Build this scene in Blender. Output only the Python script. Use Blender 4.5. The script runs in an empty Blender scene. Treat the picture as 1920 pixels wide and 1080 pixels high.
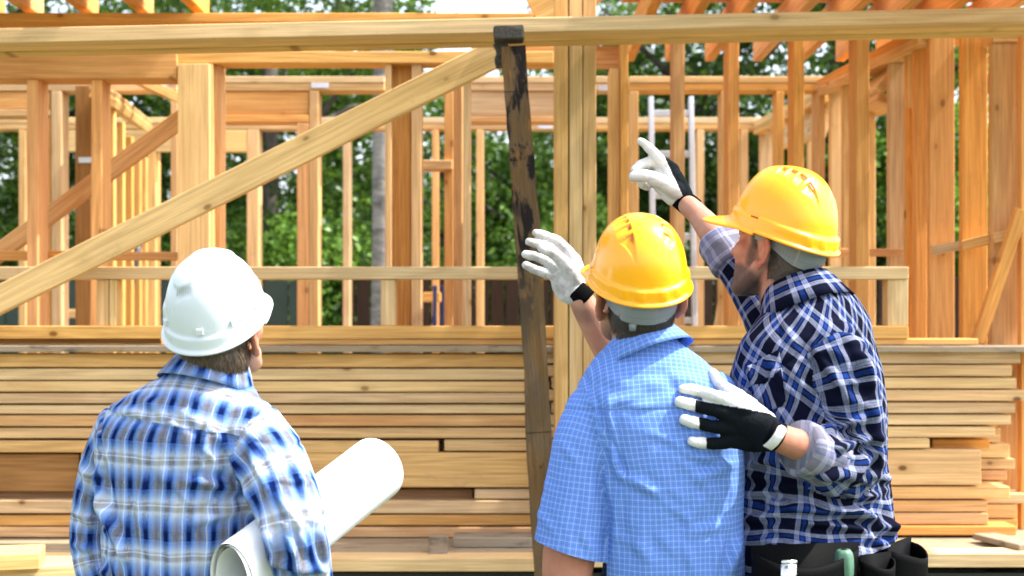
import bpy, bmesh, math, random
import numpy as np
from mathutils import Vector, Matrix

S = bpy.context.scene
COL = S.collection
R = math.radians

# ------------------------------------------------------------------ camera
F = 2667.0                       # focal length in pixels of the 1920 wide photograph
HY = 600.0                       # row of the horizon
CZ = 1.6                         # eye height
cam_d = bpy.data.cameras.new('camera')
cam = bpy.data.objects.new('camera', cam_d); COL.objects.link(cam)
cam.location = (0, 0, CZ); cam.rotation_euler = (R(90), 0, 0)
cam_d.sensor_width = 36; cam_d.lens = 36 * F / 1920
cam_d.shift_y = (HY - 540) / 1920
cam_d.clip_end = 600; cam_d.clip_start = 0.05
cam_d.dof.use_dof = True; cam_d.dof.focus_distance = 3.5; cam_d.dof.aperture_fstop = 3.9
S.camera = cam

# ------------------------------------------------------------------ light
SUN_EL, SUN_AZ = 55.0, 95.0      # elevation; azimuth clockwise from straight ahead (+Y) to the right
w = bpy.data.worlds.new('World'); S.world = w; w.use_nodes = True
nt = w.node_tree; nt.nodes.clear()
sky = nt.nodes.new('ShaderNodeTexSky'); sky.sky_type = 'NISHITA'; sky.sun_disc = False
sky.sun_elevation = R(SUN_EL); sky.sun_rotation = R(SUN_AZ)
sky.air_density = 1.0; sky.dust_density = 3.0; sky.ozone_density = 1.0
bg = nt.nodes.new('ShaderNodeBackground'); bg.inputs['Strength'].default_value = 0.15
out = nt.nodes.new('ShaderNodeOutputWorld')
hs = nt.nodes.new('ShaderNodeHueSaturation'); hs.inputs['Saturation'].default_value = .5   # thin white summer haze
nt.links.new(sky.outputs[0], hs.inputs['Color']); nt.links.new(hs.outputs[0], bg.inputs[0]); nt.links.new(bg.outputs[0], out.inputs[0])
sd = bpy.data.lights.new('sun', 'SUN'); sd.energy = 2.6; sd.angle = R(0.55); sd.color = (1, 0.95, 0.86)
sun = bpy.data.objects.new('sun', sd); COL.objects.link(sun)
_to = Vector((math.sin(R(SUN_AZ)) * math.cos(R(SUN_EL)), math.cos(R(SUN_AZ)) * math.cos(R(SUN_EL)), math.sin(R(SUN_EL))))
sun.rotation_euler = _to.to_track_quat('Z', 'Y').to_euler(); sun.location = (6, 2, 9)
vs = S.view_settings
vs.view_transform = 'Standard'; vs.look = 'None'; vs.gamma = 1.0; vs.use_curve_mapping = False
vs.exposure = 1.92
S.render.engine = 'CYCLES'
S.cycles.use_denoising = True
S.cycles.max_bounces = 8; S.cycles.transparent_max_bounces = 8

# ------------------------------------------------------------------ helpers
def P(px, py, d):                # photograph pixel + distance -> point in the place
    return Vector(((px - 960) / F * d, d, CZ + (HY - py) / F * d))
def MX(px, d): return (px - 960) / F * d
def MZ(py, d): return CZ + (HY - py) / F * d

def tag(o, label=None, cat=None, group=None, kind=None):
    if label: o['label'] = label
    if cat: o['category'] = cat
    if group: o['group'] = group
    if kind: o['kind'] = kind
    return o
def link(o, parent=None):
    COL.objects.link(o)
    if parent is not None:
        o.parent = parent
        o.matrix_parent_inverse = PINV.get(parent.name, Matrix())
    return o
PINV = {}
def empty(name, loc, label, cat, group=None):
    o = bpy.data.objects.new(name, None); o.empty_display_size = .1
    COL.objects.link(o); o.location = loc
    PINV[o.name] = Matrix.Translation(Vector(loc)).inverted()
    return tag(o, label, cat, group)
def obj_from(name, me, mat=None, parent=None, smooth=False):
    o = bpy.data.objects.new(name, me)
    if mat is not None and not me.materials: me.materials.append(mat)
    if smooth:
        me.polygons.foreach_set('use_smooth', [True] * len(me.polygons))
    return link(o, parent)
def obj_bm(name, bm, mat=None, parent=None, smooth=False):
    me = bpy.data.meshes.new(name); bm.to_mesh(me); bm.free()
    return obj_from(name, me, mat, parent, smooth)
def obj_py(name, v, f, mat=None, parent=None, smooth=False):
    me = bpy.data.meshes.new(name); me.from_pydata([tuple(p) for p in v], [], [tuple(q) for q in f]); me.update()
    return obj_from(name, me, mat, parent, smooth)

# ------------------------------------------------------------------ node helpers
class NT:
    def __init__(s, name):
        s.m = bpy.data.materials.new(name); s.m.use_nodes = True
        s.t = s.m.node_tree; s.t.nodes.clear()
        s.out = s.n('ShaderNodeOutputMaterial'); s.b = s.n('ShaderNodeBsdfPrincipled')
        s.l(s.b.outputs[0], s.out.inputs[0])
    def n(s, typ, **k):
        x = s.t.nodes.new(typ)
        for a, v in k.items(): setattr(x, a, v)
        return x
    def l(s, a, b): s.t.links.new(a, b)
    def val(s, x, sock):
        if hasattr(x, 'is_output') or isinstance(x, bpy.types.NodeSocket): s.l(x, sock)
        else: sock.default_value = x
    def math(s, op, a, b=0.0, c=None):
        x = s.n('ShaderNodeMath', operation=op); s.val(a, x.inputs[0]); s.val(b, x.inputs[1])
        if c is not None: s.val(c, x.inputs[2])
        return x.outputs[0]
    def mix(s, f, a, b, blend='MIX'):
        x = s.n('ShaderNodeMix', data_type='RGBA', blend_type=blend)
        s.val(f, x.inputs[0])
        for v, i in ((a, 6), (b, 7)):
            if isinstance(v, (tuple, list)): v = tuple(v)[:3] + (1,)
            s.val(v, x.inputs[i])
        return x.outputs[2]
    def ramp(s, f, stops, interp='LINEAR'):
        x = s.n('ShaderNodeValToRGB'); r = x.color_ramp; r.interpolation = interp
        while len(r.elements) < len(stops): r.elements.new(0.5)
        for e, (p, c) in zip(r.elements, stops):
            e.position = p
            e.color = (c, c, c, 1) if isinstance(c, (int, float)) else tuple(c)[:3] + (1,)
        s.val(f, x.inputs[0]); return x.outputs[0]
    def noise(s, vec, scale, detail=3, rough=.55, dist=0.0):
        x = s.n('ShaderNodeTexNoise'); x.inputs['Scale'].default_value = scale
        x.inputs['Detail'].default_value = detail; x.inputs['Roughness'].default_value = rough
        x.inputs['Distortion'].default_value = dist
        if vec is not None: s.l(vec, x.inputs['Vector'])
        return x.outputs[0]
    def map(s, vec, scale, loc=(0, 0, 0)):
        x = s.n('ShaderNodeMapping'); s.l(vec, x.inputs[0]); x.inputs['Scale'].default_value = scale
        x.inputs['Location'].default_value = loc
        return x.outputs[0]
    def bump(s, h, strength=.3, dist=.002):
        x = s.n('ShaderNodeBump'); x.inputs['Strength'].default_value = strength; x.inputs['Distance'].default_value = dist
        s.l(h, x.inputs['Height']); s.l(x.outputs[0], s.b.inputs['Normal']); return x
    def set(s, **k):
        for a, v in k.items():
            s.val(v if not (isinstance(v, tuple) and len(v) == 3) else v + (1,), s.b.inputs[a.replace('_', ' ')])
        return s.m

def simple(name, col, rough=.6, metal=0.0, var=.12, scale=30, bump=0.0, **k):
    s = NT(name); tc = s.n('ShaderNodeTexCoord').outputs['Object']
    n = s.noise(tc, scale, 4)
    c = s.mix(s.ramp(n, [(.3, 0), (.7, 1)]), tuple(x * (1 - var) for x in col), tuple(min(1, x * (1 + var)) for x in col))
    s.set(Base_Color=c, Roughness=rough, Metallic=metal, **k)
    if bump: s.bump(n, bump)
    return s.m

def srgb(r, g, b):
    f = lambda u: (u / 255 / 12.92) if u / 255 <= .04045 else ((u / 255 + .055) / 1.055) ** 2.4
    return (f(r), f(g), f(b))

def wood(name, pale, warm, dark, spread=1.0, knots=1.0, grey=0.0, rough=.72):
    """Sawn timber; the grain runs along the local X of each board, every board has its own tint."""
    s = NT(name)
    tc = s.n('ShaderNodeTexCoord').outputs['Object']; oi = s.n('ShaderNodeObjectInfo')
    off = s.n('ShaderNodeVectorMath', operation='SCALE'); off.inputs[0].default_value = (37, 11, 23); s.l(oi.outputs['Random'], off.inputs['Scale'])
    add = s.n('ShaderNodeVectorMath', operation='ADD'); s.l(tc, add.inputs[0]); s.l(off.outputs[0], add.inputs[1])
    v = add.outputs[0]
    big = s.noise(s.map(v, (.35, 5, 5)), 1.0, 2, .5, .6)
    rings = s.math('MULTIPLY_ADD', s.math('SINE', s.math('MULTIPLY', big, 85.0)), .5, .5)
    fine = s.noise(s.map(v, (3, 160, 160)), 1.0, 3, .6)
    patch = s.noise(s.map(v, (1.1, 6, 6)), 1.0, 3)
    rnd = s.math('FRACT', s.math('MULTIPLY', oi.outputs['Random'], 7.31))
    base = s.mix(s.math('MULTIPLY', rnd, spread), pale, warm)
    base = s.mix(s.math('MULTIPLY', s.ramp(patch, [(.4, 0), (.75, 1)]), .5), base, warm)
    base = s.mix(s.math('MULTIPLY', rings, .32), base, tuple(x * .62 for x in warm))
    base = s.mix(s.math('MULTIPLY', s.ramp(fine, [(.38, 1), (.58, 0)]), .34), base, dark)
    # knots
    vo = s.n('ShaderNodeTexVoronoi'); s.l(s.map(v, (6.0, .4, 10.0)), vo.inputs['Vector']); vo.inputs['Scale'].default_value = 1
    sep = s.n('ShaderNodeSeparateColor'); s.l(vo.outputs['Color'], sep.inputs[0])
    kd = s.math('ADD', vo.outputs['Distance'], s.math('MULTIPLY', s.math('LESS_THAN', sep.outputs[0], .62), 1.0))
    base = s.mix(s.math('MULTIPLY', s.ramp(kd, [(.06, 1), (.36, 0)]), .6 * knots), base, tuple(x * .6 for x in warm))
    base = s.mix(s.math('MULTIPLY', s.ramp(kd, [(.08, 1), (.14, 0)]), .9 * knots), base, dark)
    hv = s.n('ShaderNodeHueSaturation'); s.l(base, hv.inputs['Color'])
    s.l(s.math('MULTIPLY_ADD', rnd, .30, 1.0), hv.inputs['Value']); s.l(s.math('MULTIPLY_ADD', oi.outputs['Random'], .2, .92), hv.inputs['Saturation'])
    base = hv.outputs[0]
    vn = s.n('ShaderNodeTexVoronoi'); s.l(s.map(v, (7, .5, 22), (3, 1, 2)), vn.inputs['Vector']); sn_ = s.n('ShaderNodeSeparateColor'); s.l(vn.outputs['Color'], sn_.inputs[0])
    nd = s.math('MULTIPLY', s.math('LESS_THAN', vn.outputs['Distance'], .07), s.math('GREATER_THAN', sn_.outputs[1], .72))
    base = s.mix(s.math('MULTIPLY', nd, .8), base, (.03, .02, .015))        # nail holes
    bl = s.noise(s.map(v, (.8, 3, 3), (7, 3, 1)), 1.0, 4, .6)
    base = s.mix(s.math('MULTIPLY', s.ramp(bl, [(.52, 0), (.66, 1)]), .34), base, (warm[0] * .72, warm[1] * .56, warm[2] * .5))   # heartwood streaks
    if grey:
        st = s.noise(s.map(v, (4, 30, 30)), 1.0, 5, .7)
        base = s.mix(s.math('MULTIPLY', s.ramp(st, [(.33, 0), (.62, 1)]), grey), base, (.30, .25, .19))
        base = s.mix(s.math('MULTIPLY', s.ramp(s.noise(s.map(v, (9, 22, 22)), 1.0, 4), [(.55, 0), (.7, 1)]), grey * .8), base, (.06, .05, .045))
    else:   # handling marks and dirt
        st = s.noise(s.map(v, (6, 9, 9)), 1.0, 5, .7)
        base = s.mix(s.math('MULTIPLY', s.ramp(st, [(.62, 0), (.78, 1)]), .35), base, (.16, .12, .085))
    s.set(Base_Color=base, Roughness=rough)
    s.b.inputs['Specular IOR Level'].default_value = .08
    h = s.math('ADD', fine, s.math('MULTIPLY', rings, .4))
    s.bump(h, .35, .0015)
    return s.m

PALE = wood('pine_pale', (.68, .46, .24), (.62, .365, .145), (.13, .055, .02))
ORANGE = wood('pine_orange', (.68, .405, .175), (.63, .315, .11), (.15, .055, .02), 1.0, .7)
BROWN = wood('pine_brown', (.36, .20, .095), (.30, .15, .065), (.09, .035, .015), 1.0, .5)
YELLOW = wood('pine_fresh', (.69, .505, .28), (.64, .42, .185), (.20, .10, .04), .8, .9)
OLIVE = wood('pine_cut', (.66, .47, .25), (.60, .385, .16), (.2, .12, .05), .6, .8)
GREY = wood('pine_weathered', (.36, .28, .19), (.32, .22, .13), (.07, .045, .03), 1.0, .6, .85, .85)

_board_cache = {}
def board_mesh(L, b, t, bev=.003):
    key = (round(L, 3), round(b, 3), round(t, 3))
    bm = bmesh.new(); bmesh.ops.create_cube(bm, size=1)
    bmesh.ops.scale(bm, vec=(L, b, t), verts=bm.verts)
    bmesh.ops.bevel(bm, geom=bm.edges[:], offset=min(bev, b * .2, t * .2), segments=1, affect='EDGES')
    me = bpy.data.meshes.new('board'); bm.to_mesh(me); bm.free(); return me
def board(name, p0, p1, b, t, mat, parent=None, side=None, me=None, **tg):
    """A straight board between the end centres p0 and p1; b runs along `side`, t across."""
    p0, p1 = Vector(p0), Vector(p1); x = (p1 - p0); L = x.length; x.normalize()
    side = Vector(side) if side is not None else Vector((0, 1, 0))
    y = (side - x * side.dot(x)).normalized(); z = x.cross(y)
    me = me or board_mesh(L, b, t)
    o = bpy.data.objects.new(name, me)
    if not me.materials: me.materials.append(mat)
    M = Matrix((x, y, z)).transposed().to_4x4(); M.translation = (p0 + p1) / 2
    COL.objects.link(o)
    if parent is not None:
        o.parent = parent; o.matrix_parent_inverse = PINV[parent.name]
    o.matrix_world = M if parent is None else M
    if parent is not None: o.matrix_basis = M
    return tag(o, **tg)
def plank(name, x0, x1, y0, y1, d, depth, mat, parent=None, tilt=0.0, **tg):
    """Board lying along X, given by the pixel box of its front face and its distance."""
    zc = (MZ(y0, d) + MZ(y1, d)) / 2; t = abs(MZ(y0, d) - MZ(y1, d)); X0, X1 = MX(x0, d), MX(x1, d)
    dz = tilt * (X1 - X0) / 2
    return board(name, (X0, d + depth / 2, zc - dz), (X1, d + depth / 2, zc + dz), depth, t, mat, parent, **tg)
def stud(name, x0, x1, y0, y1, d, depth, mat, parent=None, **tg):
    xc = (MX(x0, d) + MX(x1, d)) / 2; b = MX(x1, d) - MX(x0, d)
    return board(name, (xc, d + depth / 2, MZ(y1, d)), (xc, d + depth / 2, MZ(y0, d)), depth, b, mat, parent, **tg)
# ================================================================== ground, deck, background
random.seed(5)
s = NT('grass_ground'); tc = s.n('ShaderNodeTexCoord').outputs['Object']
n1 = s.noise(tc, 1.3, 5); n2 = s.noise(tc, 40, 4)
c = s.mix(s.ramp(n2, [(.3, 0), (.7, 1)]), (.045, .075, .02), (.10, .14, .045))
c = s.mix(s.ramp(n1, [(.5, 0), (.68, 1)]), c, (.17, .14, .10))
s.set(Base_Color=c, Roughness=.95); s.bump(n2, .6, .03); GROUND = s.m
bm = bmesh.new()
bmesh.ops.create_grid(bm, x_segments=60, y_segments=60, size=150)
tag(obj_bm('ground', bm, GROUND), kind='structure')

DARK = simple('bitumen_black', (.018, .019, .02), .55, scale=60, bump=.3)
DECKW = wood('pine_deck', (.40, .31, .20), (.36, .27, .16), (.1, .07, .05), 1.0, .5, .55)
# the raised floor of the house: black coated plinth and deck
DT = .675
bm = bmesh.new()
def add_box(bm, x0, x1, y0, y1, z0, z1):
    r = bmesh.ops.create_cube(bm, size=1)
    for v in r['verts']:
        v.co = Vector(((x0 if v.co.x < 0 else x1), (y0 if v.co.y < 0 else y1), (z0 if v.co.z < 0 else z1)))
    return r['verts']
add_box(bm, -4.2, 4.2, 5.62, 11.2, -.3, DT - .075)
plinth = obj_bm('foundation_plinth', bm, DARK); tag(plinth, 'black bitumen coated plinth under the timber floor, below the lumber stack', 'foundation')
deck = empty('floor_deck', (0, 5.6, DT - .07), 'raised timber floor deck carrying the lumber stack and the frame', 'deck')
# front edge beam and deck boards (run along X)
plank('edge_beam', -420, 1005, 1047, 1072, 5.52, .15, YELLOW, deck)
plank('edge_beam', 1008, 2350, 1038, 1064, 5.52, .15, YELLOW, deck)
yy = 5.675
for i in range(38):
    wd = .142
    if yy + wd > 11.2: break
    board('deck_board', (-4.1 + (.02 if i % 2 else 0), yy + wd / 2, DT - .012), (4.1, yy + wd / 2, DT - .012 + .002 * (i % 3)), wd, .03, DECKW, deck)
    yy += wd + .005

# ------------------------------------------------------------------ fences behind the house
FENCE_B = wood('fence_brown', (.045, .026, .018), (.035, .02, .014), (.01, .008, .006), 1.0, .3)
FENCE_G = simple('fence_green', (.018, .035, .024), .5, scale=8)
fb = empty('board_fence', (1.2, 12.6, 0), 'dark brown board fence behind the house, centre and right', 'fence')
fme = board_mesh(2.06, .118, .022)
x = -1.45
for i in range(64):
    zt = 2.0 + random.uniform(-.02, .02)
    board('fence_board', (x, 12.6 + random.uniform(-.006, .006), zt - 2.06), (x, 12.6, zt), .118, .022, FENCE_B, fb, side=(1, 0, 0), me=fme)
    x += .132
for z in (.5, 1.45): board('fence_rail', (-1.5, 12.56, z), (7, 12.56, z), .03, .08, FENCE_B, fb)
fg = empty('metal_fence', (-4, 12.7, 0), 'dark green sheet metal fence behind the left part of the house', 'fence')
fme2 = board_mesh(1.95, .22, .02)
x = -7.4
for i in range(25):
    board('fence_panel', (x, 12.7 + .012 * (i % 2), 0), (x, 12.7 + .012 * (i % 2), 1.95), .22, .02, FENCE_G, fg, side=(1, 0, 0), me=fme2)
    x += .23

# ------------------------------------------------------------------ trees
def bark(name, a, b, sc, white=False):
    s = NT(name); tc = s.n('ShaderNodeTexCoord').outputs['Object']
    n = s.noise(s.map(tc, (sc, sc, sc * (3.2 if white else .35))), 1, 5, .65, .4)
    n2 = s.noise(tc, 3, 4)
    c = s.mix(s.ramp(n, [(.42, 0), (.62, 1)]), a, b)
    if white: c = s.mix(s.ramp(n, [(.62, 0), (.70, 1)]), c, (.03, .028, .025)); c = s.mix(s.ramp(n2, [(.58, 0), (.72, 1)]), c, (.09, .085, .075))
    s.set(Base_Color=c, Roughness=.9); s.bump(n, .8, .02); return s.m
BARK = bark('bark_dark', (.035, .028, .022), (.10, .085, .07), 9)
BIRCH = bark('bark_birch', (.27, .26, .24), (.13, .125, .115), 5, True)
def leafmat(name, dark, light):
    s = NT(name); s.t.nodes.remove(s.b)
    g = s.n('ShaderNodeNewGeometry'); oi = s.n('ShaderNodeObjectInfo')
    rp = g.outputs['Random Per Island']
    c = s.mix(rp, dark, light)
    d = s.n('ShaderNodeBsdfDiffuse'); t = s.n('ShaderNodeBsdfTranslucent'); gl = s.n('ShaderNodeBsdfGlossy'); gl.inputs['Roughness'].default_value = .35
    s.l(c, d.inputs[0]); s.l(s.mix(.35, c, (.20, .34, .03)), t.inputs[0]); gl.inputs[0].default_value = (.6, .65, .6, 1)
    m1 = s.n('ShaderNodeMixShader'); m1.inputs[0].default_value = .38; s.l(d.outputs[0], m1.inputs[1]); s.l(t.outputs[0], m1.inputs[2])
    m2 = s.n('ShaderNodeMixShader'); m2.inputs[0].default_value = .035; s.l(m1.outputs[0], m2.inputs[1]); s.l(gl.outputs[0], m2.inputs[2])
    s.l(m2.outputs[0], s.out.inputs[0]); return s.m
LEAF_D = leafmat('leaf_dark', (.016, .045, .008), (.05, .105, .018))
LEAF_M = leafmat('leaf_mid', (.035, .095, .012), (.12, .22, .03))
LEAF_SUN = leafmat('leaf_sunlit', (.085, .20, .025), (.22, .37, .065))  # brighter leaf greens: sunlight on the foliage is put into the colour

def crown_mesh(name, seed, rx, ry, rz, nclump, nleaf, leaf=.075, shell=.35):
    rg = np.random.default_rng(seed)
    # clump centres spread through an ellipsoid, denser toward the outside, with lobes missing
    c = rg.normal(size=(nclump * 3, 3)); c /= np.linalg.norm(c, axis=1)[:, None]
    rad = shell + (1 - shell) * rg.random(len(c)) ** .6
    lob = .78 + .22 * np.sin(c[:, 0] * 4.1 + seed) * np.cos(c[:, 2] * 5.3 + seed * 2) + .12 * np.sin(c[:, 1] * 9 + c[:, 2] * 7)
    c = c * (rad * lob)[:, None]
    keep = (np.sin(c[:, 0] * 6 + seed * 3.1) + np.sin(c[:, 1] * 7 + seed) + np.sin(c[:, 2] * 8 + seed * 1.7)) > -1.1
    c = c[keep][:nclump] * (rx, ry, rz)
    cs = rg.uniform(.16, .42, len(c))
    idx = rg.integers(0, len(c), nleaf)
    g = rg.normal(size=(nleaf, 3)); g *= (rg.random(nleaf) ** .45 / np.linalg.norm(g, axis=1))[:, None]
    p = c[idx] + g * (cs[idx][:, None] * (1.25, 1.25, .8)); p[:, 2] -= .10 * np.abs(g[:, 0])
    # leaf = folded kite of two triangles hanging outward
    nrm = rg.normal(size=(nleaf, 3)) * .8 + (0, 0, .8); nrm /= np.linalg.norm(nrm, axis=1)[:, None]
    a = rg.normal(size=(nleaf, 3)); a -= nrm * (a * nrm).sum(1)[:, None]; a /= np.linalg.norm(a, axis=1)[:, None]
    b = np.cross(nrm, a); sz = leaf * rg.uniform(.65, 1.25, nleaf)[:, None]
    V = np.stack([p - a * sz * .55, p - b * sz * .36 + nrm * sz * .1, p + a * sz * .6, p + b * sz * .36 + nrm * sz * .1], 1).reshape(-1, 3)
    k = np.arange(nleaf)[:, None] * 4
    Fc = np.concatenate([k + (0, 1, 2), k + (0, 2, 3)], 1).reshape(-1, 3)
    me = bpy.data.meshes.new(name)
    me.vertices.add(len(V)); me.vertices.foreach_set('co', V.ravel())
    me.loops.add(len(Fc) * 3); me.loops.foreach_set('vertex_index', Fc.ravel().astype(np.int32))
    me.polygons.add(len(Fc)); me.polygons.foreach_set('loop_start', np.arange(len(Fc), dtype=np.int32) * 3)
    me.update(); me.validate(); return me
def limb(bm, p0, p1, r0, r1, seg=9, n=7, wob=.0, rg=random):
    p0, p1 = Vector(p0), Vector(p1); rings = []
    ax = (p1 - p0).normalized(); u = ax.orthogonal().normalized(); v = ax.cross(u)
    for i in range(n + 1):
        t = i / n; c = p0.lerp(p1, t) + (u * rg.uniform(-wob, wob) + v * rg.uniform(-wob, wob)) * (0 if i in (0,) else 1)
        r = r0 + (r1 - r0) * t
        rings.append([bm.verts.new(c + (u * math.cos(2 * math.pi * k / seg) + v * math.sin(2 * math.pi * k / seg)) * r * (1 + rg.uniform(-.06, .06))) for k in range(seg)])
    for a, b in zip(rings, rings[1:]):
        for k in range(seg): bm.faces.new((a[k], a[(k + 1) % seg], b[(k + 1) % seg], b[k]))
    bm.faces.new(rings[-1]); bm.faces.new(rings[0][::-1])
CR = [crown_mesh('crown_a', 1, 2.3, 1.7, 2.5, 170, 12500), crown_mesh('crown_b', 2, 2.6, 1.8, 2.3, 190, 14000), crown_mesh('crown_c', 7, 2.0, 1.6, 2.8, 150, 12500, .068)]
BU = [crown_mesh('shrub_crown_a', 11, 1.1, .8, 1.2, 80, 8000, .06), crown_mesh('shrub_crown_b', 15, 1.2, .8, 1.0, 80, 8000, .06)]
def tree(name, x, y, h, zc, cm, lm, label, r=.16, bk=None, group=None, lean=0.0, sc=1.0, rot=0.0, cat='tree', trunk_top=None):
    t = empty(name, (x, y, 0), label, cat, group)
    bm = bmesh.new(); tt = trunk_top or zc + .6
    limb(bm, (x, y, -.05), (x + lean * tt, y, tt), r, r * .55, 12, 12, r * .10)
    rg = random.Random(x * 7 + y)
    if name != 'shrub':
        for k in range(6):
            a = rg.uniform(0, 6.28); z0 = rg.uniform(zc - 1.2, zc + .4)
            limb(bm, (x + lean * z0, y, z0), (x + lean * z0 + 1.5 * math.cos(a) * sc, y + 1.1 * math.sin(a) * sc, z0 + rg.uniform(.4, 1.4)), r * .38, r * .1, 7, 5, .04, rg)
    obj_bm('trunk' if name != 'shrub' else 'stem', bm, bk or BARK, t, True)
    me = cm.copy() if cm.materials and cm.materials[0] != lm else cm
    if me.materials: me.materials[0] = lm
    else: me.materials.append(lm)
    o = bpy.data.objects.new('crown', me); COL.objects.link(o); o.parent = t
    o.matrix_parent_inverse = PINV[t.name]
    o.location = (x + lean * zc, y, zc); o.rotation_euler = (0, 0, rot); o.scale = (sc, sc, h)
    return t
def XX(px, d): return MX(px, d)
tree('birch_tree', XX(722, 12.0), 12.0, 1.0, 6.4, CR[0], LEAF_M, 'birch tree with pale grey bark rising behind the middle of the frame', .118, BIRCH, trunk_top=6.8, lean=-.005)
G = 'leafy trees beyond the fence'
tree('tree', XX(1556, 15), 15.0, 1.0, 5.9, CR[1], LEAF_M, 'leafy tree with dark trunk showing above the right back corner of the frame', .19, group=G, trunk_top=7, lean=.03)
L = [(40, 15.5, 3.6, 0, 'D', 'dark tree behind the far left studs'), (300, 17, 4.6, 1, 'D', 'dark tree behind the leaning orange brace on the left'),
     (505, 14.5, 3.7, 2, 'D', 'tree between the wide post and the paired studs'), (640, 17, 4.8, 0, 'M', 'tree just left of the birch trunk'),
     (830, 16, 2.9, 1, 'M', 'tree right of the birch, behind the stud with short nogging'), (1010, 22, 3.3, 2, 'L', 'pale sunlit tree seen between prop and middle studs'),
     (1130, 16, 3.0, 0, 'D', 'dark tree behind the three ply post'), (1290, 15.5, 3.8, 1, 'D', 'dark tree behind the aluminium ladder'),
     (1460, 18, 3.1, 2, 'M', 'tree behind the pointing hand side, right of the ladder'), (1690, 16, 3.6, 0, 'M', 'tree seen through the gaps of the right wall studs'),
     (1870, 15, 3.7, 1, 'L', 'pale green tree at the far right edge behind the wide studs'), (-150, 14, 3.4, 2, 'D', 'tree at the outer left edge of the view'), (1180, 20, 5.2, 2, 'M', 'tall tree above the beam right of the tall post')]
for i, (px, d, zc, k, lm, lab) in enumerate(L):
    tree('tree', XX(px, d), d, random.uniform(.9, 1.1), zc, CR[k], {'D': LEAF_D, 'M': LEAF_M, 'L': LEAF_SUN}[lm], 'leafy ' + lab, .14, group=G, sc=random.uniform(.95, 1.15), rot=random.uniform(0, 6.28))
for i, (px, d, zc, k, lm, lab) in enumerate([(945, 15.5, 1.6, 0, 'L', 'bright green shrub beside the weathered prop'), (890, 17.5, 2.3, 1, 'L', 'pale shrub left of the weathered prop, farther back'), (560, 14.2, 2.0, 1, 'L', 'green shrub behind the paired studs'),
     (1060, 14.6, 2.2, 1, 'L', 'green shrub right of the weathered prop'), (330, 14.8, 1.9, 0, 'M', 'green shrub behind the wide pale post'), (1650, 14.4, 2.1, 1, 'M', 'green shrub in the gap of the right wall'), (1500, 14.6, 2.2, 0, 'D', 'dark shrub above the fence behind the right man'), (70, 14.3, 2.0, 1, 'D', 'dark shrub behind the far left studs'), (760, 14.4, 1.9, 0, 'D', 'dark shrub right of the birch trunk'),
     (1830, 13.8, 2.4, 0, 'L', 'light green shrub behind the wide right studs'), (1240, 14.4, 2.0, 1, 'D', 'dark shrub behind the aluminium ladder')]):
    tree('shrub', XX(px, d), d, 1.0, zc, BU[k], {'D': LEAF_D, 'M': LEAF_M, 'L': LEAF_SUN}[lm], lab, .04, group='shrubs beyond the fence', rot=random.uniform(0, 6.28), cat='shrub', sc=1.05)
# a closed belt of foliage far behind, reads as one mass
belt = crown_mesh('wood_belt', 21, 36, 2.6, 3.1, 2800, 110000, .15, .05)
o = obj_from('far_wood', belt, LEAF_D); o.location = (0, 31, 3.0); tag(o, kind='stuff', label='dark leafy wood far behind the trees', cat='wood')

# ================================================================== the timber frame house
H = empty('timber_house_frame', (0, 8.0, DT), 'open timber house frame of orange studs, plates, headers and joists', 'house')
FB = 640      # bottom row used for front studs (hidden by the stack): recomputed to the deck
def dk(d): return HY + (CZ - DT) / d * F - 1
def st(x0, x1, y0, d, mat=ORANGE, depth=.14, y1=None, name='stud', **k):
    return stud(name, x0, x1, y0, dk(d) if y1 is None else y1, d, depth, mat, H, **k)
def pl(x0, x1, y0, y1, d, mat=ORANGE, depth=.14, name='top_plate', **k):
    return plank(name, x0, x1, y0, y1, d, depth, mat, H, **k)
DF, DM, DB = 6.7, 8.1, 9.9
# --- front wall
pl(-260, 1000, 24, 41, DF, ORANGE, .16)                       # eaves plate
pl(-300, 332, 100, 147, DF - .02, ORANGE, .18, 'header', label='glued orange header beam at the upper left')
pl(334, 1038, 96, 118, DF, PALE, .15)
pl(885, 1160, 86, 127, DF + .17, ORANGE, .05, 'header')
pl(1100, 2000, 40, 62, DF + .02, ORANGE, .15)
st(333, 393, 119, DF - .03, YELLOW, .06, name='wide_post', label='wide pale post at the left, standing face on')
st(394, 399, 119, DF + .0, PALE, .14)
st(401, 414, 119, DF + .06, ORANGE, .12)
for x0, x1, m in ((50, 71, ORANGE), (171, 191, ORANGE), (1263, 1284, ORANGE), (1488, 1508, ORANGE), (1605, 1630, ORANGE)):
    st(x0, x1, 148 if x0 < 300 else 63, DF, m, .15)
st(1164, 1178, 63, DF, ORANGE); st(1143, 1162, 128, DF + .05, PALE, .14)
st(1365, 1386, 63, DF, ORANGE, .15)
st(735, 770, 119, DF + .10, ORANGE, .05, name='wide_post', label='wide orange board post in the middle of the frame')
st(722, 734, 119, DF + .02, PALE, .14); st(771, 790, 119, DF + .02, PALE, .14)
st(868, 882, 119, DF + .1, YELLOW, .14)
st(850, 867, 119, DF + .3, ORANGE, .14)
pl(-200, 49, 470, 488, DF + .16, ORANGE, .05, 'nogging'); pl(72, 170, 470, 488, DF + .16, ORANGE, .05, 'nogging'); pl(192, 332, 472, 488, DF + .16, ORANGE, .05, 'nogging')
board('brace', P(-60, 517, DF + .26), P(352, 214, DF + .26), .04, .085, ORANGE, H, label='orange diagonal brace behind the left studs')
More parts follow.
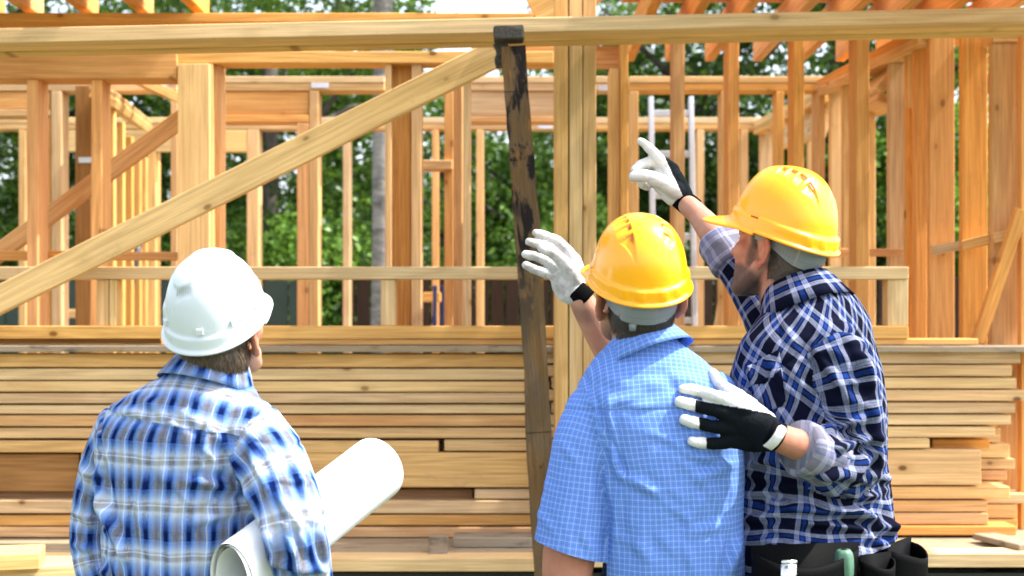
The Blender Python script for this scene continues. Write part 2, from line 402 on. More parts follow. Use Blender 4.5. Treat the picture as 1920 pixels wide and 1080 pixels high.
# --- middle wall
for x0, x1 in ((-200, 332), (416, 721), (791, 1142), (1180, 1556)):
    pl(x0, x1, 143, 155, DM, YELLOW); pl(x0, x1, 156, 170, DM + .005, PALE)
pl(-60, 94, 172, 204, DM + .02, ORANGE, .05, 'header'); pl(-60, 94, 205, 218, DM, PALE, .14, 'header_plate')
pl(417, 579, 171, 214, DM + .02, ORANGE, .05, 'header'); pl(417, 579, 215, 229, DM, ORANGE, .14, 'header_plate')
pl(882, 1040, 171, 217, DM + .02, PALE, .05, 'header'); pl(882, 1040, 218, 229, DM, ORANGE, .14, 'header_plate')
st(96, 115, 171, DM - .0, PALE); st(84, 95, 219, DM + .01, ORANGE, .14)
st(580, 597, 171, DM, PALE); st(557, 579, 230, DM, ORANGE)
st(320, 333, 171, DM, PALE, .14)
st(833, 850, 171, DM - .6, ORANGE, .14)
pl(791, 848, 300, 317, DM - .63, PALE, .14, 'nogging')
for x0, x1 in ((1181, 1197), (1352, 1364), (1456, 1470), (1531, 1547)): st(x0, x1, 171, DM, PALE)
st(141, 171, 160, DM - .6, BROWN, .06, name='wide_post', label='dark reddish brown post at the left')
board('joist', P(232, 136, DM - .7), P(318, 178, DM - .35), .15, .05, PALE, H)
# --- back wall
for x0, x1 in ((-100, 333), (416, 560), (597, 872), (883, 1040), (1115, 1437)):
    pl(x0, x1, 220, 231, DB, YELLOW); pl(x0, x1, 232, 242, DB + .005, PALE)
pl(90, 333, 244, 284, DB, YELLOW, .05, 'header'); pl(417, 462, 244, 285, DB, YELLOW, .05, 'header')
for x0, x1 in ((35, 48), (277, 292), (463, 485), (643, 656), (810, 822), (893, 907), (1307, 1320), (1389, 1403)):
    st(x0, x1, 243, DB, PALE if x0 % 2 else ORANGE)
pl(113, 172, 580, 596, DB - .4, PALE, .14, 'nogging')
pl(770, 826, 548, 566, DB - .3, ORANGE, .1, 'nogging')
# --- inner left wall running away from the eye
for (py0, off) in ((178, 0), (165, .002)):
    a = P(194, 171 if off else 184, 7.2); b_ = P(266, 226 if off else 236, 9.8)
    board('top_plate', a, b_, .14, .045, YELLOW, H)
for px, d in ((203, 7.35), (221, 7.85), (238, 8.45), (254, 9.0), (266, 9.5)):
    st(px - 11 * 7 / d, px + 11 * 7 / d, 600 - 410 * 7.2 / d + 5, d, PALE if px % 2 else ORANGE, .05)
# --- right wall running toward the eye
board('top_plate', P(1553, 156, 8.1), P(1745, 58, 6.75), .13, .05, ORANGE, H); board('top_plate', P(1553, 170, 8.1), P(1745, 74, 6.75), .13, .045, PALE, H)
board('header', P(1632, 165, 7.6), P(1668, 147, 7.25), .05, .16, YELLOW, H)
board('header_plate', P(1630, 205, 7.6), P(1668, 188, 7.25), .12, .045, PALE, H)
for x0, x1, d, y0, m, dep in ((1557, 1579, 8.05, 172, YELLOW, .05), (1581, 1603, 7.8, 160, PALE, .05), (1615, 1642, 7.55, 205, PALE, .05),
                          (1667, 1697, 7.2, 118, PALE, .05), (1700, 1716, 7.0, 100, PALE, .05), (1716, 1738, 6.85, 88, ORANGE, .06)):
    st(x0, x1, y0, d, m, dep)
for x0, x1, d, y0, m in ((1743, 1790, 6.72, 66, ORANGE), (1804, 1852, 6.55, 60, ORANGE), (1860, 1910, 6.38, 79, ORANGE), (1915, 1966, 6.25, 60, ORANGE)):
    st(x0, x1, y0, d, m, .05, name='wide_stud')
pl(1862, 1912, 60, 78, 6.36, PALE, .14, 'nogging')
pl(1546, 1612, 466, 481, 7.4, ORANGE, .05, 'nogging'); pl(1625, 1718, 466, 480, 7.1, ORANGE, .05, 'nogging')
board('nogging', P(1747, 470, 6.66), P(1802, 460, 6.62), .1, .045, PALE, H); board('nogging', P(1806, 460, 6.5), P(1858, 448, 6.45), .1, .045, PALE, H); board('nogging', P(1862, 447, 6.34), P(1916, 436, 6.3), .1, .045, PALE, H)
board('brace', P(1833, 642, 6.3), P(1915, 392, 6.2), .045, .052, ORANGE, H, label='slim diagonal brace across the wide studs at the right')
board('stud_offcut', P(1706, 640, 6.95), P(1707, 203, 6.95), .05, .03, ORANGE, H)
# --- farther right inner wall
board('top_plate', P(1430, 236, 9.9), P(1560, 170, 8.3), .13, .045, YELLOW, H); board('top_plate', P(1430, 248, 9.9), P(1560, 184, 8.3), .13, .045, PALE, H)
board('header', P(1475, 250, 9.2), P(1550, 225, 8.4), .05, .2, YELLOW, H)
for px, d in ((1433, 9.85), (1447, 9.6), (1523, 8.7)): st(px - 8, px + 8, 600 - 3570 / d, d, PALE if px % 2 else ORANGE, .05)
# --- joists and roof boards, seen from below at the upper left and right
def joist(px, py, d, dn, w_=.045, h_=.15, mat=ORANGE):
    a = P(px, py, d); board('joist', a, (a.x, dn, a.z), w_, h_, mat, H, side=(1, 0, 0))
for px in (-70, -10, 62, 165, 268, 372): joist(px + 10, 8, DF + .25, 4.3, .055, .13)
for k, yy in enumerate((4.6, 5.1, 5.6, 6.1, 6.6)):
    board('roof_board', (-3.4, yy, 3.215), (-1.44, yy, 3.215), .30, .024, (PALE, YELLOW)[k % 2], H)
for px in (1180, 1255, 1330, 1420, 1500, 1575, 1650, 1740): joist(px, 92, 7.9, 4.2, .05, .14)
for k, yy in enumerate((4.6, 5.4, 6.2, 7.0)):
    board('roof_board', (.55, yy, 3.21), (3.4, yy, 3.21), .34, .024, (PALE, ORANGE)[k % 2], H)
board('rafter', P(1000, 26, DF + .1), P(1175, -60, DF + .1), .05, .17, PALE, H)

STEELP = simple('plate_zinc', (.62, .63, .66), .4, .7, .1, 40)
for px, py, d in ((1022, 237, DB - .004), (1138, 165, DM - .004), (165, 300, DM - .604), (1548, 160, DM - .006), (600, 160, DM - .004), (300, 157, DM - .004)):
    c_ = P(px, py, d); board('nail_plate', c_ - Vector((.05, 0, 0)), c_ + Vector((.05, 0, 0)), .004, .03, STEELP, H)
# ================================================================== temporary frame in front
PROP = wood('wood_charred', (.20, .14, .085), (.17, .10, .05), (.012, .011, .010), 1.0, .4, .6, .8)
bmt = 'long pale top beam board, '
def beam_board(y0, lab, dz):
    a = Vector((MX(-140, 5.45), y0 + .048, MZ(58.5, 5.45) - .022 + dz)); b_ = Vector((MX(2060, 5.45), y0 + .048, MZ(13.5, 5.45) - .022 + dz))
    return board('scaffold_board', a, b_, .0945, .056, OLIVE, None, label=lab, cat='board', group='boards of the top scaffold beam')
beam_board(5.45, bmt + 'front one with the knotty face', 0); beam_board(5.547, bmt + 'middle one seen only from below', .003); beam_board(5.644, bmt + 'rear one next to the three ply post', -.002)

lp = empty('laminated_post', (MX(1078, 5.8), 5.85, DT), 'tall pale post of three boards nailed side by side', 'post')
for x0, x1, m in ((1040, 1065, PALE), (1067.5, 1092, YELLOW), (1093.5, 1118, PALE)): stud('post_board', x0, x1, -120, dk(5.8), 5.8, .14, m, lp)
br = board('diagonal_brace', P(-75, 599, 5.88), P(935, 98, 5.88), .045, .112, YELLOW, None, label='long pale diagonal brace board rising to the head of the weathered prop', cat='board')
# low frame standing on the stack: two rails and three short studs
lf = empty('low_wall_frame', (MX(960, 6.0), 6.05, MZ(636, 6.0)), 'low pale frame of two rails standing on the lumber stack', 'frame')
plank('rail', -160, 1704, 500, 523.5, 6.0, .10, YELLOW, lf); plank('rail', -160, 1704, 611, 635, 6.0, .10, PALE, lf)
for x0, x1 in ((205, 218), (714, 741), (1664, 1703)): stud('short_stud', x0, x1, 524, 610.5, 6.01, .085, YELLOW, lf)
stud('short_stud', 181, 204, 524, 610.5, 6.015, .08, PALE, lf)

# weathered leaning prop: an irregular, hand hewn post with a dark block on its head
def hewn(name, p0, p1, b, t, mat, parent, n=46, seed=3, label=None):
    rg = random.Random(seed); p0, p1 = Vector(p0), Vector(p1); bm = bmesh.new()
    L_ = (p1 - p0).length; ring = []
    prof = [(-.5, -.5), (-.2, -.5), (.15, -.5), (.5, -.5), (.5, 0), (.5, .5), (0, .5), (-.5, .5), (-.5, 0)]
    for i in range(n + 1):
        q = i / n; sx = 1 + .05 * math.sin(q * 19) + rg.uniform(-.025, .025); ox = .006 * math.sin(q * 7) + rg.uniform(-.0015, .0015)
        ring.append([bm.verts.new(((q - .5) * L_, c * t * (1 + rg.uniform(-.02, .02)), (-a_) * b * sx * (1 - .06 * rg.random()) + ox)) for a_, c in prof])
    for r0, r1 in zip(ring, ring[1:]):
        for k in range(len(prof)): bm.faces.new((r0[k], r0[(k + 1) % len(prof)], r1[(k + 1) % len(prof)], r1[k]))
    bm.faces.new(ring[0][::-1]); bm.faces.new(ring[-1])
    bmesh.ops.recalc_face_normals(bm, faces=bm.faces)
    me = bpy.data.meshes.new(name); bm.to_mesh(me); bm.free(); me.materials.append(mat)
    o = bpy.data.objects.new(name, me); COL.objects.link(o)
    x = (p1 - p0).normalized(); y = (Vector((0, 1, 0)) - x * x.y).normalized(); z = x.cross(y)
    M = Matrix((x, y, z)).transposed().to_4x4(); M.translation = (p0 + p1) / 2
    if parent: o.parent = parent; o.matrix_parent_inverse = PINV[parent.name]
    o.matrix_basis = M; return o
s = NT('wood_prop'); tc = s.n('ShaderNodeTexCoord').outputs['Object']; sx = s.n('ShaderNodeSeparateXYZ'); s.l(tc, sx.inputs[0])
fine = s.noise(s.map(tc, (3, 90, 90)), 1, 4, .65); pt = s.noise(s.map(tc, (4.5, 15, 15)), 1, 5, .68, .5); pt2 = s.noise(s.map(tc, (7, 26, 26), (5, 2, 1)), 1, 5, .7)
c = s.mix(fine, (.070, .038, .015), (.185, .11, .05))
c = s.mix(s.math('MULTIPLY', s.ramp(pt, [(.40, 0), (.56, 1)]), .6), c, (.105, .08, .055))
up = s.ramp(sx.outputs[0], [(.15, 0), (.6, 1)])     # charring toward the head
c = s.mix(s.math('MULTIPLY', s.math('MULTIPLY', s.ramp(pt, [(.50, 0), (.56, 1)]), .95), up), c, (.014, .012, .013))
c = s.mix(s.math('MULTIPLY', s.math('MULTIPLY', s.ramp(pt2, [(.56, 0), (.63, 1)]), .8), up), c, (.24, .11, .032))
c = s.mix(s.math('MULTIPLY', s.ramp(pt2, [(.68, 0), (.74, 1)]), .9), c, (.018, .014, .012))
vo = s.n('ShaderNodeTexVoronoi'); s.l(s.map(tc, (7, 13, 13)), vo.inputs['Vector'])
c = s.mix(s.math('MULTIPLY', s.ramp(vo.outputs['Distance'], [(.05, 1), (.11, 0)]), .95), c, (.008, .007, .006))
ln = s.math('PINGPONG', s.math('ADD', sx.outputs[0], .11), .32)
c = s.mix(s.math('MULTIPLY', s.math('LESS_THAN', ln, .0022), .8), c, (.02, .015, .012))
s.set(Base_Color=c, Roughness=.9, Specular_IOR_Level=.04); s.bump(s.math('ADD', fine, pt), .9, .008); PROPM = s.m
pr = empty('wooden_prop', (MX(1030, 5.36), 5.36, 0), 'old dark weathered prop leaning under the scaffold beam', 'prop')
hewn('prop_post', (MX(1049, 5.36), 5.34, -.05), P(964, 91, 5.385), .096, .10, PROPM, pr)
BLK = simple('block_dark', (.055, .047, .04), .9, var=.5, scale=120, bump=.6)
bm = bmesh.new(); add_box(bm, -.058, .055, -.06, .05, -.024, .026); bmesh.ops.bevel(bm, geom=bm.edges[:], offset=.004, segments=2, affect='EDGES')
bmesh.ops.subdivide_edges(bm, edges=bm.edges[:], cuts=2)
for v in bm.verts: v.co += Vector((random.uniform(-.0015, .0015),) * 3)
o = obj_bm('head_block', bm, BLK, pr); o.matrix_basis = Matrix.Translation(P(954.5, 66, 5.37)) @ Matrix.Rotation(R(-1.5), 4, 'Y')
hewn('cleat', P(944, 125, 5.46), P(940, 84, 5.46), .055, .06, BLK, pr, 6, 5)

# ================================================================== the lumber stack
SD = 6.0
rows = [  # y0, y1, x0, x1, wood, setback, words
 (635, 647, 312, 1834, PALE, .02, 'thin pale plank lying on the grey top board'),
 (634.5, 646, -200, 300, ORANGE, .10, 'recessed orange plank at the left under the low frame'),
 (648, 661, -220, 2060, GREY, -.03, 'grey weathered board on top of the stack'),
 (663, 689, -200, 1008, PALE, 0, 'pale plank just under the grey board, left length'), (656, 682, 1012, 1914, PALE, 0, 'pale plank just under the grey board, right length'),
 (691, 713, -240, 1010, YELLOW, .012, 'second plank under the grey board, left length'), (684, 706, 1014, 1898, PALE, .01, 'second plank under the grey board, right length'),
 (715, 735, -200, 1030, YELLOW, .004, 'third plank under the grey board, left length'), (708, 729, 1034, 1906, YELLOW, .008, 'third plank under the grey board, right length'),
 (737, 756.5, -260, 1020, PALE, -.006, 'fourth plank under the grey board, with dark knot by the prop'), (731, 752, 1024, 1926, PALE, -.02, 'fourth plank under the grey board, longest at the right'),
 (759, 776, -200, 1030, YELLOW, .008, 'fifth plank under the grey board, very pale, left length'), (754, 775, 1034, 1904, PALE, .005, 'fifth plank under the grey board, right length'),
 (778.5, 799.5, -220, 1000, ORANGE, .0, 'reddish plank in the middle of the stack, left length'), (777, 797, 1004, 1896, YELLOW, .012, 'middle plank of the stack at the right, ending short of the wall'),
 (802, 822, -230, 1010, PALE, .006, 'plank over the dark gap beside the paper roll'), (800, 820.5, 1014, 1866, YELLOW, .0, 'pale plank over the short cut piece at the right'),
 (826, 849, -200, 822, PALE, .012, 'plank ending at the dark gap beside the paper roll'), (824, 846, 833, 1300, PALE, .0, 'plank starting at the dark gap left of the prop'), (822, 841, 1304, 1743, YELLOW, -.008, 'short cut pale plank at the right, ending over the wide board'),
 (823, 841, 1748, 1856, ORANGE, .10, 'recessed orange plank end at the right'),
 (851, 922, -240, 148, BROWN, .02, 'wide brown board at the far left of the stack'), (849, 914.5, 152, 1005, PALE, .0, 'wide pale board behind the paper roll'), (843, 910, 1009, 1840, PALE, .0, 'wide pale board at the right with a dark mark near its end'),
 (917, 936, -200, 886, BROWN, .09, 'recessed brown plank under the wide board'), (916.5, 936, 890, 1300, PALE, .0, 'short plank left of the prop under the wide board'), (912, 935.5, 1304, 1894, PALE, -.004, 'plank with a black knot under the wide board at the right'),
 (938, 963, -220, 1100, PALE, .0, 'third plank row from the bottom of the stack, left length'), (938, 960, 1104, 1852, ORANGE, .01, 'reddish plank third row from the bottom, right length'),
 (965.5, 986, -240, 1100, ORANGE, .006, 'second plank row from the bottom of the stack, left length'), (962, 984, 1104, 1853, ORANGE, .004, 'plank second row from the bottom, right length'),
 (988, 1008, -210, 1120, ORANGE, .0, 'lowest full plank of the stack at the left'), (986, 1004, 1124, 1906, ORANGE, .0, 'lowest plank of the stack at the right'),
]
GS = 'planks in the lumber stack'
rs = random.Random(8)
for y0, y1, x0, x1, m, sb, lab in rows:
    dpt = .15 if m is not GREY else .42
    plank('plank', x0, x1, y0 + .5, y1 - .5, SD + sb + rs.uniform(-.012, .012), dpt, m, None, tilt=rs.uniform(-.0010, .0010), label=lab, cat='plank', group=GS)
# second file of planks behind, seen at the right end and through the gaps
yb = [(664, 686, 1880, PALE), (688, 710, 1885, ORANGE), (711, 732, 1870, PALE), (734, 756, 1893, ORANGE), (757, 779, 1880, PALE), (781, 803, 1870, ORANGE), (805, 832, 1876, PALE), (835, 861, 1893, YELLOW), (863, 883, 1903, PALE), (885, 904, 1888, ORANGE), (906, 928, 1880, PALE), (930, 948, 1925, YELLOW), (950, 976, 1907, PALE), (978, 1000, 1908, ORANGE)]
for k, (y0, y1, x1, m) in enumerate(yb):
    d2 = SD + .19
    plank('plank', -150 + 13 * (k % 5), x1, 600 + (y0 - 600) * SD / d2 * 1.02, 600 + (y1 - 600) * SD / d2 * 1.02, d2, .15, m, None, label='rear row plank at the stack right end, ' + ['topmost, end grain in shade', 'second from the top', 'third from the top', 'fourth from the top', 'fifth from the top', 'sixth from the top', 'seventh, beside the recessed orange end', 'pale one sticking out beside the wide board', 'one sticking out farthest beside the wide board', 'reddish, at the bottom of the wide board', 'short one under the wide board', 'long pale one poking past the stack end', 'pale one near the bottom', 'lowest, just above the deck'][k], cat='plank', group='rear row of the lumber stack')
# bits on the deck
def loose(name, a, b_, w_, t_, mat, lab, cat='board', side=None): return board(name, a, b_, w_, t_, mat, None, side=side, label=lab, cat=cat)
loose('sticker_block', (MX(806, 5.72), 5.66, DT + .02), (MX(806, 5.72) + .075, 5.66, DT + .02), .08, .088, GREY, 'short weathered block standing on the deck edge left of the prop', 'block')
loose('old_board', (MX(850, 5.8), 5.83, DT + .025), (MX(1420, 5.8), 5.83, DT + .025), .16, .04, GREY, 'weathered board lying on the deck in front of the stack')
loose('old_board', (MX(1845, 5.9), 5.90, DT + .03), (MX(1925, 5.65), 5.60, DT + .03), .11, .025, GREY, 'grey board scrap with nail holes lying at the right end of the deck')
# pile of fresh planks at the lower left
for (a, b_, z, lab) in (((-2.2, 4.30, 0), (-1.325, 4.62, 0), .80, 'fresh pale plank end at the lower left corner, lower one'), ((-2.2, 4.33, 0), (-1.485, 4.5, 0), .852, 'fresh pale plank end at the lower left corner, upper one')):
    board('plank', (a[0], a[1], z), (b_[0], b_[1], z), .19, .05, YELLOW, None, label=lab, cat='plank', group='fresh planks at the lower left')
tr = empty('sawhorse', (-1.75, 4.48, 0), 'wooden sawhorse carrying the fresh planks at the lower left', 'sawhorse')
board('top_rail', (-1.78, 4.1, .735), (-1.72, 4.85, .735), .09, .075, PALE, tr, side=(1, 0, 0))
for sx_ in (-1, 1):
    for yy in (4.2, 4.75): board('leg', (-1.75 + sx_ * .28, yy, 0), (-1.75 + sx_ * .03, yy, .70), .08, .045, PALE, tr)

# ------------------------------------------------------------------ ladder, clamps, leaning pieces
ALU = simple('aluminium', (.50, .51, .54), .4, .35, .08, 40)
ld = empty('ladder', (MX(1260, 8.6), 8.7, DT), 'bright aluminium ladder standing inside the frame left of the pointing arm', 'ladder')
dl = 8.75
for x0, x1 in ((1217, 1227), (1292, 1303)):
    board('ladder_rail', (MX((x0 + x1) / 2, dl), dl - .25, DT), (MX((x0 + x1) / 2, dl), dl + .06, MZ(180, dl)), .06, .03, ALU, ld)
for k in range(9):
    t_ = (k + .6) / 9; z = DT + t_ * (MZ(180, dl) - DT); y = dl - .25 + .31 * t_
    board('rung', (MX(1226, dl), y, z), (MX(1293, dl), y, z), .05, .04, ALU, ld)
BLUE = simple('clamp_blue', (.01, .025, .11), .4, scale=20)
STEEL = simple('steel_dark', (.07, .07, .08), .45, .6, scale=30)
for x0, x1, lab in ((811, 818, 'dark blue bar clamp on the nogging, left one'), (827, 835, 'dark blue bar clamp on the nogging, right one')):
    c_ = empty('bar_clamp', P((x0 + x1) / 2, 605, 9.3), lab, 'clamp', 'bar clamps on the nogging')
    xm = (x0 + x1) / 2
    board('clamp_bar', P(xm, 640, 9.3), P(xm + 1, 537, 9.3), .04, .024, BLUE, c_)
    board('clamp_jaw', P(xm + 1, 541, 9.28), P(xm + 1, 541, 9.42), .03, .04, BLUE, c_, side=(1, 0, 0))
    board('clamp_jaw', P(xm, 600, 9.28), P(xm, 600, 9.42), .03, .05, BLUE, c_, side=(1, 0, 0))
bm = bmesh.new(); limb(bm, P(228, 640, 8.9), P(263, 440, 8.9), .022, .022, 12, 3)
tag(obj_bm('steel_pipe', bm, STEEL, None, True), 'dark steel pipe leaning inside the frame at the left', 'pipe')
board('leaning_board', P(1348, 640, 8.4), P(1362, 552, 8.4), .03, .085, YELLOW, None, label='short pale board leaning behind the right man, with a grey stain', cat='board')
YEL = simple('crate_yellow', (.55, .42, .03), .5)
bm = bmesh.new(); add_box(bm, MX(296, 11), MX(310, 11), 11.25, 11.3, DT, MZ(570, 11)); bmesh.ops.bevel(bm, geom=bm.edges[:], offset=.004, segments=1, affect='EDGES')
tag(obj_bm('level_box', bm, YEL), 'narrow yellow box standing behind the left studs', 'box')
# ================================================================== figure tools
from mathutils import noise as mnoise
from mathutils.bvhtree import BVHTree

def V3(*a): return Vector(a)
class Prim:
    """collects closed shells that are then fused into one skin"""
    def __init__(s): s.v, s.f, s.n = [], [], 0
    def add(s, v, f):
        s.v += [tuple(p) for p in v]; s.f += [tuple(i + s.n for i in q) for q in f]; s.n = len(s.v)
    def rings(s, rs):
        m = len(rs[0]); v = [p for r in rs for p in r]; f = []
        for i in range(len(rs) - 1):
            for k in range(m): f.append((i * m + k, i * m + (k + 1) % m, (i + 1) * m + (k + 1) % m, (i + 1) * m + k))
        f.append(tuple(range(m))[::-1]); f.append(tuple((len(rs) - 1) * m + k for k in range(m)))
        s.add(v, f)
    def ell(s, c, ax, r, n=20):
        """ellipsoid: centre, 3 axes, 3 radii"""
        c = Vector(c); v = []; f = []; m = n * 2
        for i in range(1, n):
            t = math.pi * i / n
            for k in range(m):
                a = 2 * math.pi * k / m
                v.append(c + ax[0] * (r[0] * math.sin(t) * math.cos(a)) + ax[1] * (r[1] * math.sin(t) * math.sin(a)) + ax[2] * (r[2] * math.cos(t)))
        top = len(v); v.append(c + ax[2] * r[2]); v.append(c - ax[2] * r[2])
        for i in range(n - 2):
            for k in range(m): f.append((i * m + k, (i + 1) * m + k, (i + 1) * m + (k + 1) % m, i * m + (k + 1) % m))
        for k in range(m):
            f.append((top, k, (k + 1) % m)); f.append((top + 1, (n - 2) * m + (k + 1) % m, (n - 2) * m + k))
        s.add(v, f)
    def cap(s, p0, p1, r0, r1, seg=16, flat=None):
        """round cone between two spheres"""
        p0, p1 = Vector(p0), Vector(p1); ax = p1 - p0; L = ax.length
        if L < 1e-6: ax = Vector((0, 0, 1)); L = 1e-6
        ax = ax / L; u = ax.orthogonal().normalized(); w_ = ax.cross(u); rs = []
        if flat: u = (flat[0] - ax * flat[0].dot(ax)).normalized(); w_ = ax.cross(u)
        fu = flat[1] if flat else 1.0
        h = 5
        for i in range(h): 
            t = math.pi / 2 * (1 - (i + .35) / h); rs.append((p0 - ax * r0 * math.sin(t), r0 * math.cos(t)))
        rs.append((p0, r0)); rs.append((p0.lerp(p1, .5), (r0 + r1) / 2)); rs.append((p1, r1))
        for i in range(h):
            t = math.pi / 2 * (i + .65) / h; rs.append((p1 + ax * r1 * math.sin(t), r1 * math.cos(t)))
        s.rings([[c + (u * math.cos(2 * math.pi * k / seg) * fu + w_ * math.sin(2 * math.pi * k / seg)) * r for k in range(seg)] for c, r in rs])
    def chain(s, pts, flat=None):
        """pts: (point, radius); a Catmull-Rom smoothed limb"""
        q = smooth_chain(pts, 4) if len(pts) > 2 else pts
        for (a, ra), (b_, rb) in zip(q, q[1:]): s.cap(a, b_, ra, rb, flat=flat)
    def mesh(s, voxel, it=6, fac=.5, name='skin'):
        me = bpy.data.meshes.new(name + '_src'); me.from_pydata(s.v, [], s.f); me.update()
        o = bpy.data.objects.new('tmp', me); COL.objects.link(o)
        m = o.modifiers.new('r', 'REMESH'); m.mode = 'VOXEL'; m.voxel_size = voxel; m.adaptivity = 0
        if it:
            m2 = o.modifiers.new('s', 'SMOOTH'); m2.factor = fac; m2.iterations = it
        dg = bpy.context.evaluated_depsgraph_get(); dg.update()
        r = bpy.data.meshes.new_from_object(o.evaluated_get(dg), depsgraph=dg)
        bpy.data.objects.remove(o); bpy.data.meshes.remove(me); r.name = name
        return r
def smooth_chain(pts, n):
    P_ = [Vector(p) for p, r in pts]; Rr = [r for p, r in pts]; out = []
    for i in range(len(pts) - 1):
        a = P_[max(i - 1, 0)]; b_ = P_[i]; c_ = P_[i + 1]; d_ = P_[min(i + 2, len(pts) - 1)]
        for k in range(n):
            t = k / n
            p = .5 * ((2 * b_) + (c_ - a) * t + (2 * a - 5 * b_ + 4 * c_ - d_) * t * t + (3 * b_ - a - 3 * c_ + d_) * t ** 3)
            out.append((p, Rr[i] + (Rr[i + 1] - Rr[i]) * t))
    out.append((P_[-1], Rr[-1])); return out
def get_co(me):
    a = np.empty(len(me.vertices) * 3, np.float64); me.vertices.foreach_get('co', a); return a.reshape(-1, 3)
def get_no(me):
    a = np.empty(len(me.vertices) * 3, np.float32); me.vertex_normals.foreach_get('vector', a); return a.reshape(-1, 3).astype(np.float64)
def set_co(me, a): me.vertices.foreach_set('co', np.ascontiguousarray(a).ravel()); me.update()
def fnoise(co, scale, seed=0.0, octs=2):
    out = np.zeros(len(co)); amp = 1.0
    for k in range(octs):
        q = co * scale + seed * 13.7
        out += amp * np.fromiter((mnoise.noise(p) for p in q.tolist()), np.float64, len(co)); amp *= .5; scale *= 2.1
    return out
def sst(a, b, x): 
    t = np.clip((x - a) / (b - a), 0, 1); return t * t * (3 - 2 * t)
def project(co):
    return 960 + F * co[:, 0] / co[:, 1], HY - F * (co[:, 2] - CZ) / co[:, 1]
def folds(me, strokes, front=True):
    """cloth folds: each (x0,y0,x1,y1,width,height mm[,bend]) laid on the side of the cloth that the photograph shows"""
    co = get_co(me); no = get_no(me); px, py = project(co)
    view = co - np.array([0, 0, CZ]); view /= np.linalg.norm(view, axis=1)[:, None]
    wgt = sst(-.05, .35, -(view * no).sum(1)); d = np.zeros(len(co))
    for st_ in strokes:
        x0, y0, x1, y1, w_, h = st_[:6]; bend = st_[6] if len(st_) > 6 else 0.0
        ax, ay = x1 - x0, y1 - y0; L = math.hypot(ax, ay); ax /= L; ay /= L
        t = ((px - x0) * ax + (py - y0) * ay) / L; s_ = -(px - x0) * ay + (py - y0) * ax
        s_ = s_ - bend * 4 * t * (1 - t)
        tc = np.clip(t, 0, 1); over = (t - tc) * L
        env = np.sin(np.pi * np.clip(.06 + .88 * tc, 0, 1)) ** .8 * np.exp(-(over / (w_ * 1.3)) ** 2)
        prof = np.exp(-(s_ / w_) ** 2) - .55 * np.exp(-((s_ - 1.7 * w_) / (w_ * .9)) ** 2) - .25 * np.exp(-((s_ + 1.9 * w_) / w_) ** 2)
        d += h * .0018 * env * prof
    set_co(me, co + no * (d * wgt)[:, None])
def rand_folds(rg, n, box, ang, spread, L, w_, h):
    out = []
    for _ in range(n):
        x, y = rg.uniform(box[0], box[2]), rg.uniform(box[1], box[3]); a = R(ang + rg.uniform(-spread, spread)); l = rg.uniform(*L) / 2
        out.append((x - math.cos(a) * l, y - math.sin(a) * l, x + math.cos(a) * l, y + math.sin(a) * l, rg.uniform(*w_), rg.uniform(*h), rg.uniform(-.12, .12) * l * 2))
    return out
def cut(me, co, no, centre=None, rad=1e9, keep=lambda c: True):
    """cut the open edge of a garment: drop what lies on the positive side of a plane"""
    bm = bmesh.new(); bm.from_mesh(me); co = Vector(co); no = Vector(no).normalized(); cen = Vector(centre) if centre is not None else co
    fs = [f for f in bm.faces if (f.calc_center_median() - cen).length < rad and keep(f.calc_center_median())]
    g = set(fs)
    for f in fs: g.update(f.edges); g.update(f.verts)
    bmesh.ops.bisect_plane(bm, geom=list(g), plane_co=co, plane_no=no, clear_outer=False)
    kill = [f for f in bm.faces if (f.calc_center_median() - co).dot(no) > 0 and (f.calc_center_median() - cen).length < rad and keep(f.calc_center_median())]
    bmesh.ops.delete(bm, geom=kill, context='FACES')
    bmesh.ops.delete(bm, geom=[v for v in bm.verts if not v.link_faces], context='VERTS')
    bm.to_mesh(me); bm.free(); me.update()
def smooth_all(me): me.polygons.foreach_set('use_smooth', [True] * len(me.polygons))
def add_part(name, me, mats, parent, person=None):
    for m in (mats if isinstance(mats, (list, tuple)) else [mats]): me.materials.append(m)
    o = bpy.data.objects.new(name, me); COL.objects.link(o); smooth_all(me)
    o.parent = parent; loc = parent.matrix_world_loc if hasattr(parent, 'matrix_world_loc') else None
    if parent.name in PINV: o.matrix_parent_inverse = PINV[parent.name]; PINV[o.name] = Matrix()
    return o      # meshes are modelled in place, so a mesh parent has an identity frame relative to its own thing
def attr(me, name, vals):
    a = me.attributes.new(name, 'FLOAT', 'POINT'); a.data.foreach_set('value', np.asarray(vals, np.float32))

class Frame:
    """local frame of a body or head: x to its right, y where it faces, z up"""
    def __init__(s, o, yaw, pitch=0.0, roll=0.0):
        s.o = Vector(o)
        M = Matrix.Rotation(R(-yaw), 3, 'Z') @ Matrix.Rotation(R(pitch), 3, 'X') @ Matrix.Rotation(R(roll), 3, 'Y')
        s.M = M; s.x, s.y, s.z = M.col[0].copy(), M.col[1].copy(), M.col[2].copy()
    def __call__(s, x, y, z): return s.o + s.x * x + s.y * y + s.z * z
    def loc(s, co):
        q = co - np.array(s.o); A = np.array(s.M); return q @ A
    def locv(s, v): return s.M.transposed() @ (Vector(v) - s.o)
    ax = property(lambda s: (s.x, s.y, s.z))

